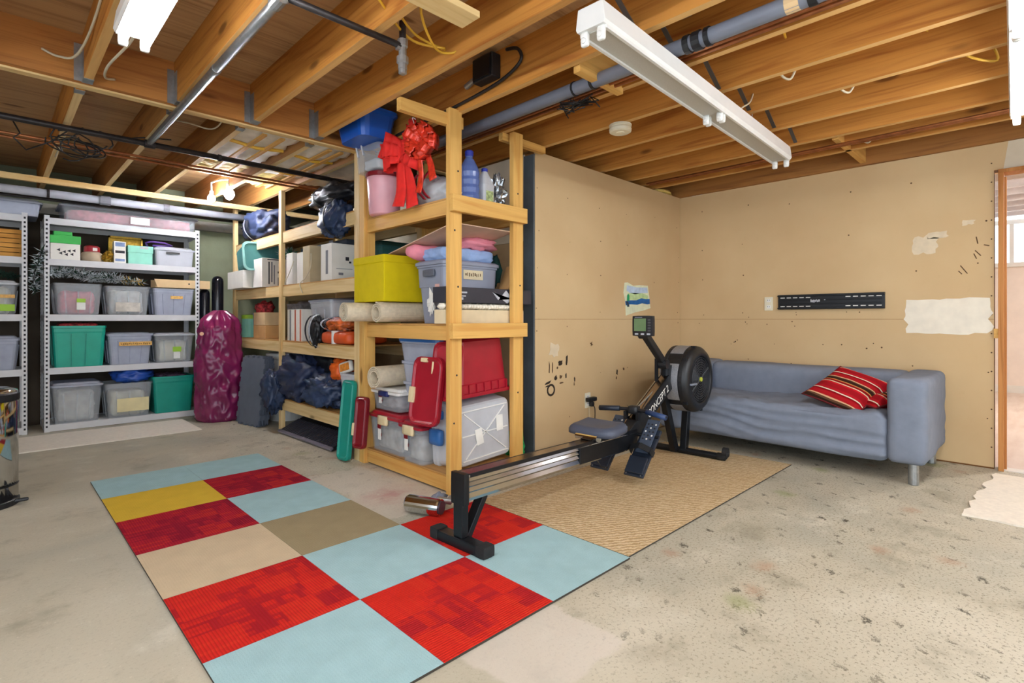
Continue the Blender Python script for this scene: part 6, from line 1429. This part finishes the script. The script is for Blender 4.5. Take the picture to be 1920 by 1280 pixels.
MB().lathe([(0.02, 0), (0.042, 0.012), (0.046, 0.03), (0.042, 0.05), (0.02, 0.06)], (3.02, 2.463, 0.05), 18, 'x').build('end_ball', plain('royal_blue', '#1e1ec8', 0.3), t, smooth=True)
MB().cyl((3.08, 2.461, 0.05), (3.16, 2.458, 0.045), 0.022, 12).build('grip', BLACK, t)

# ------------------------------------------------------------------ things on the walls
t = thing('wall_bracket', 'black slotted television bracket screwed to the tan wall', 'bracket', (4.89, 1.27, 1.11))
y0, y1, z0, z1 = 0.881, 1.654, 1.112, 1.238
qbox('plate', (4.885, 4.899, y0, y1, z0, z1), BLACKM, t, 0.002)
for z in (z0+0.004, z1-0.016): qbox('flange', (4.866, 4.899, y0, y1, z, z+0.012), BLACKM, t, 0.002)
for z in (z0+0.042, z0+0.074): qbox('rib', (4.878, 4.885, y0+0.02, y1-0.02, z, z+0.010), BLACKM, t, 0.002)
for z in (z0+0.022, z1-0.030):
    for k in range(5):
        for ys in (y0+0.02+0.052*k, y1-0.055-0.05*k): qbox('slot', (4.882, 4.8845, ys, ys+0.034, z, z+0.007), WHITE_PAINT, t)
q = random.Random(3); lg = MB()
for k in range(9): y = 1.325+0.008*k; lg.box(4.8765, 4.878, y, y+0.006, z0+0.064-q.uniform(0, .008), z0+0.074+q.uniform(0, .010))
lg.box(4.8765, 4.878, 1.285, 1.295, z0+0.074, z0+0.080); lg.build('faded_logo', GREYB, t, kind='stuff')
def outlet(label, M, name='wall_outlet'):
    T = thing(name, label, 'outlet', M.translation)
    m = MB(); m.softbox(-0.036, 0.036, -0.06, 0.06, 0.0, 0.007, 0.004, (4, 4, 2)); m.xform(M); m.build('plate', CREAM_PL, T)
    for s in (-1, 1):
        m = MB(); m.softbox(-0.017, 0.017, s*0.028-0.014, s*0.028+0.014, 0.004, 0.0095, 0.003, (3, 3, 2)); m.xform(M); so = m.build('socket', WHITE_PL, T)
        for x in (-0.007, 0.007): m = MB(); m.box(x-0.0015, x+0.0015, s*0.028-0.002, s*0.028+0.008, 0.009, 0.0102); m.xform(M); m.build('slot', HOLE, so)
    return T
outlet('cream power outlet left of the black bracket', frame_mat((4.899, 1.735, 1.165), (0, -1, 0), (0, 0, 1)))
outlet('cream power outlet low on the centre wall with black adapter', frame_mat((3.385, 2.579, 0.385), (1, 0, 0), (0, 0, 1)))
t = thing('power_adapter', 'black plug adapter pushed into the low outlet', 'adapter', (3.40, 2.55, 0.37)); MB().softbox(3.345, 3.455, 2.53, 2.569, 0.375, 0.412, 0.01, (4, 3, 3)).build('body', BLACK, t); MB().softbox(3.39, 3.425, 2.535, 2.569, 0.335, 0.375, 0.008, (3, 3, 3)).build('plug', BLACK, t)
wire('black_cable', 'black cord dropping from the adapter to the floor', [(3.42, 2.545, 0.345), (3.445, 2.548, 0.30), (3.45, 2.555, 0.15), (3.45, 2.55, 0.02), (3.6, 2.52, 0.006), (3.72, 2.4, 0.006)], 0.004, BCABLE)
wire('tan_cable', 'tan cord dropping from the low outlet to the floor', [(3.39, 2.565, 0.335), (3.392, 2.566, 0.2), (3.392, 2.562, 0.02), (3.38, 2.54, 0.005)], 0.003, WCABLE)
t = thing('child_drawing', 'childs painting of a blue river pinned to the centre wall', 'drawing', (4.115, 2.575, 1.07))
def sheet(name, poly, mat, k): MB().prism(poly, 2.5785-0.0006*k, 2.5795-0.0006*k, lambda u, v, w: (u, w, v)).build(name, mat, t)
sheet('paper', [(3.91, 1.345), (3.96, 1.35), (4.05, 1.325), (4.15, 1.335), (4.29, 1.335), (4.32, 1.22), (4.335, 1.13), (4.2, 1.105), (4.08, 1.09), (3.93, 1.06), (3.925, 1.17), (3.895, 1.26)], plain('painted_paper', '#dde0c0', 0.8, var=0.1, scale=14), 1)
sheet('sky_wash', [(3.95, 1.325), (4.1, 1.312), (4.28, 1.318), (4.29, 1.27), (4.18, 1.265), (4.08, 1.25), (3.99, 1.26), (3.94, 1.28)], plain('sky_paint', '#b9cbe0', 0.8, var=0.15, scale=20), 2)
sheet('meadow', [(3.96, 1.255), (4.06, 1.262), (4.2, 1.262), (4.29, 1.245), (4.29, 1.20), (3.95, 1.20)], plain('meadow_paint', '#bcd49a', 0.8, var=0.2, scale=20), 2)
sheet('river', [(3.92, 1.185), (4.0, 1.195), (4.10, 1.198), (4.18, 1.218), (4.25, 1.212), (4.32, 1.215), (4.325, 1.17), (4.28, 1.165), (4.19, 1.172), (4.11, 1.158), (4.0, 1.16), (3.93, 1.148)], plain('river_paint', '#145c9c', 0.7, var=0.25, scale=20), 3)
sheet('green_tree', [(3.945, 1.19), (3.95, 1.24), (3.968, 1.25), (3.985, 1.235), (3.985, 1.19)], plain('tree_paint', '#1e9a5c', 0.7), 4)
sheet('dark_stroke', [(3.925, 1.185), (3.965, 1.185), (3.985, 1.14), (3.955, 1.135)], plain('dark_paint', '#1c3a4c', 0.7), 4)
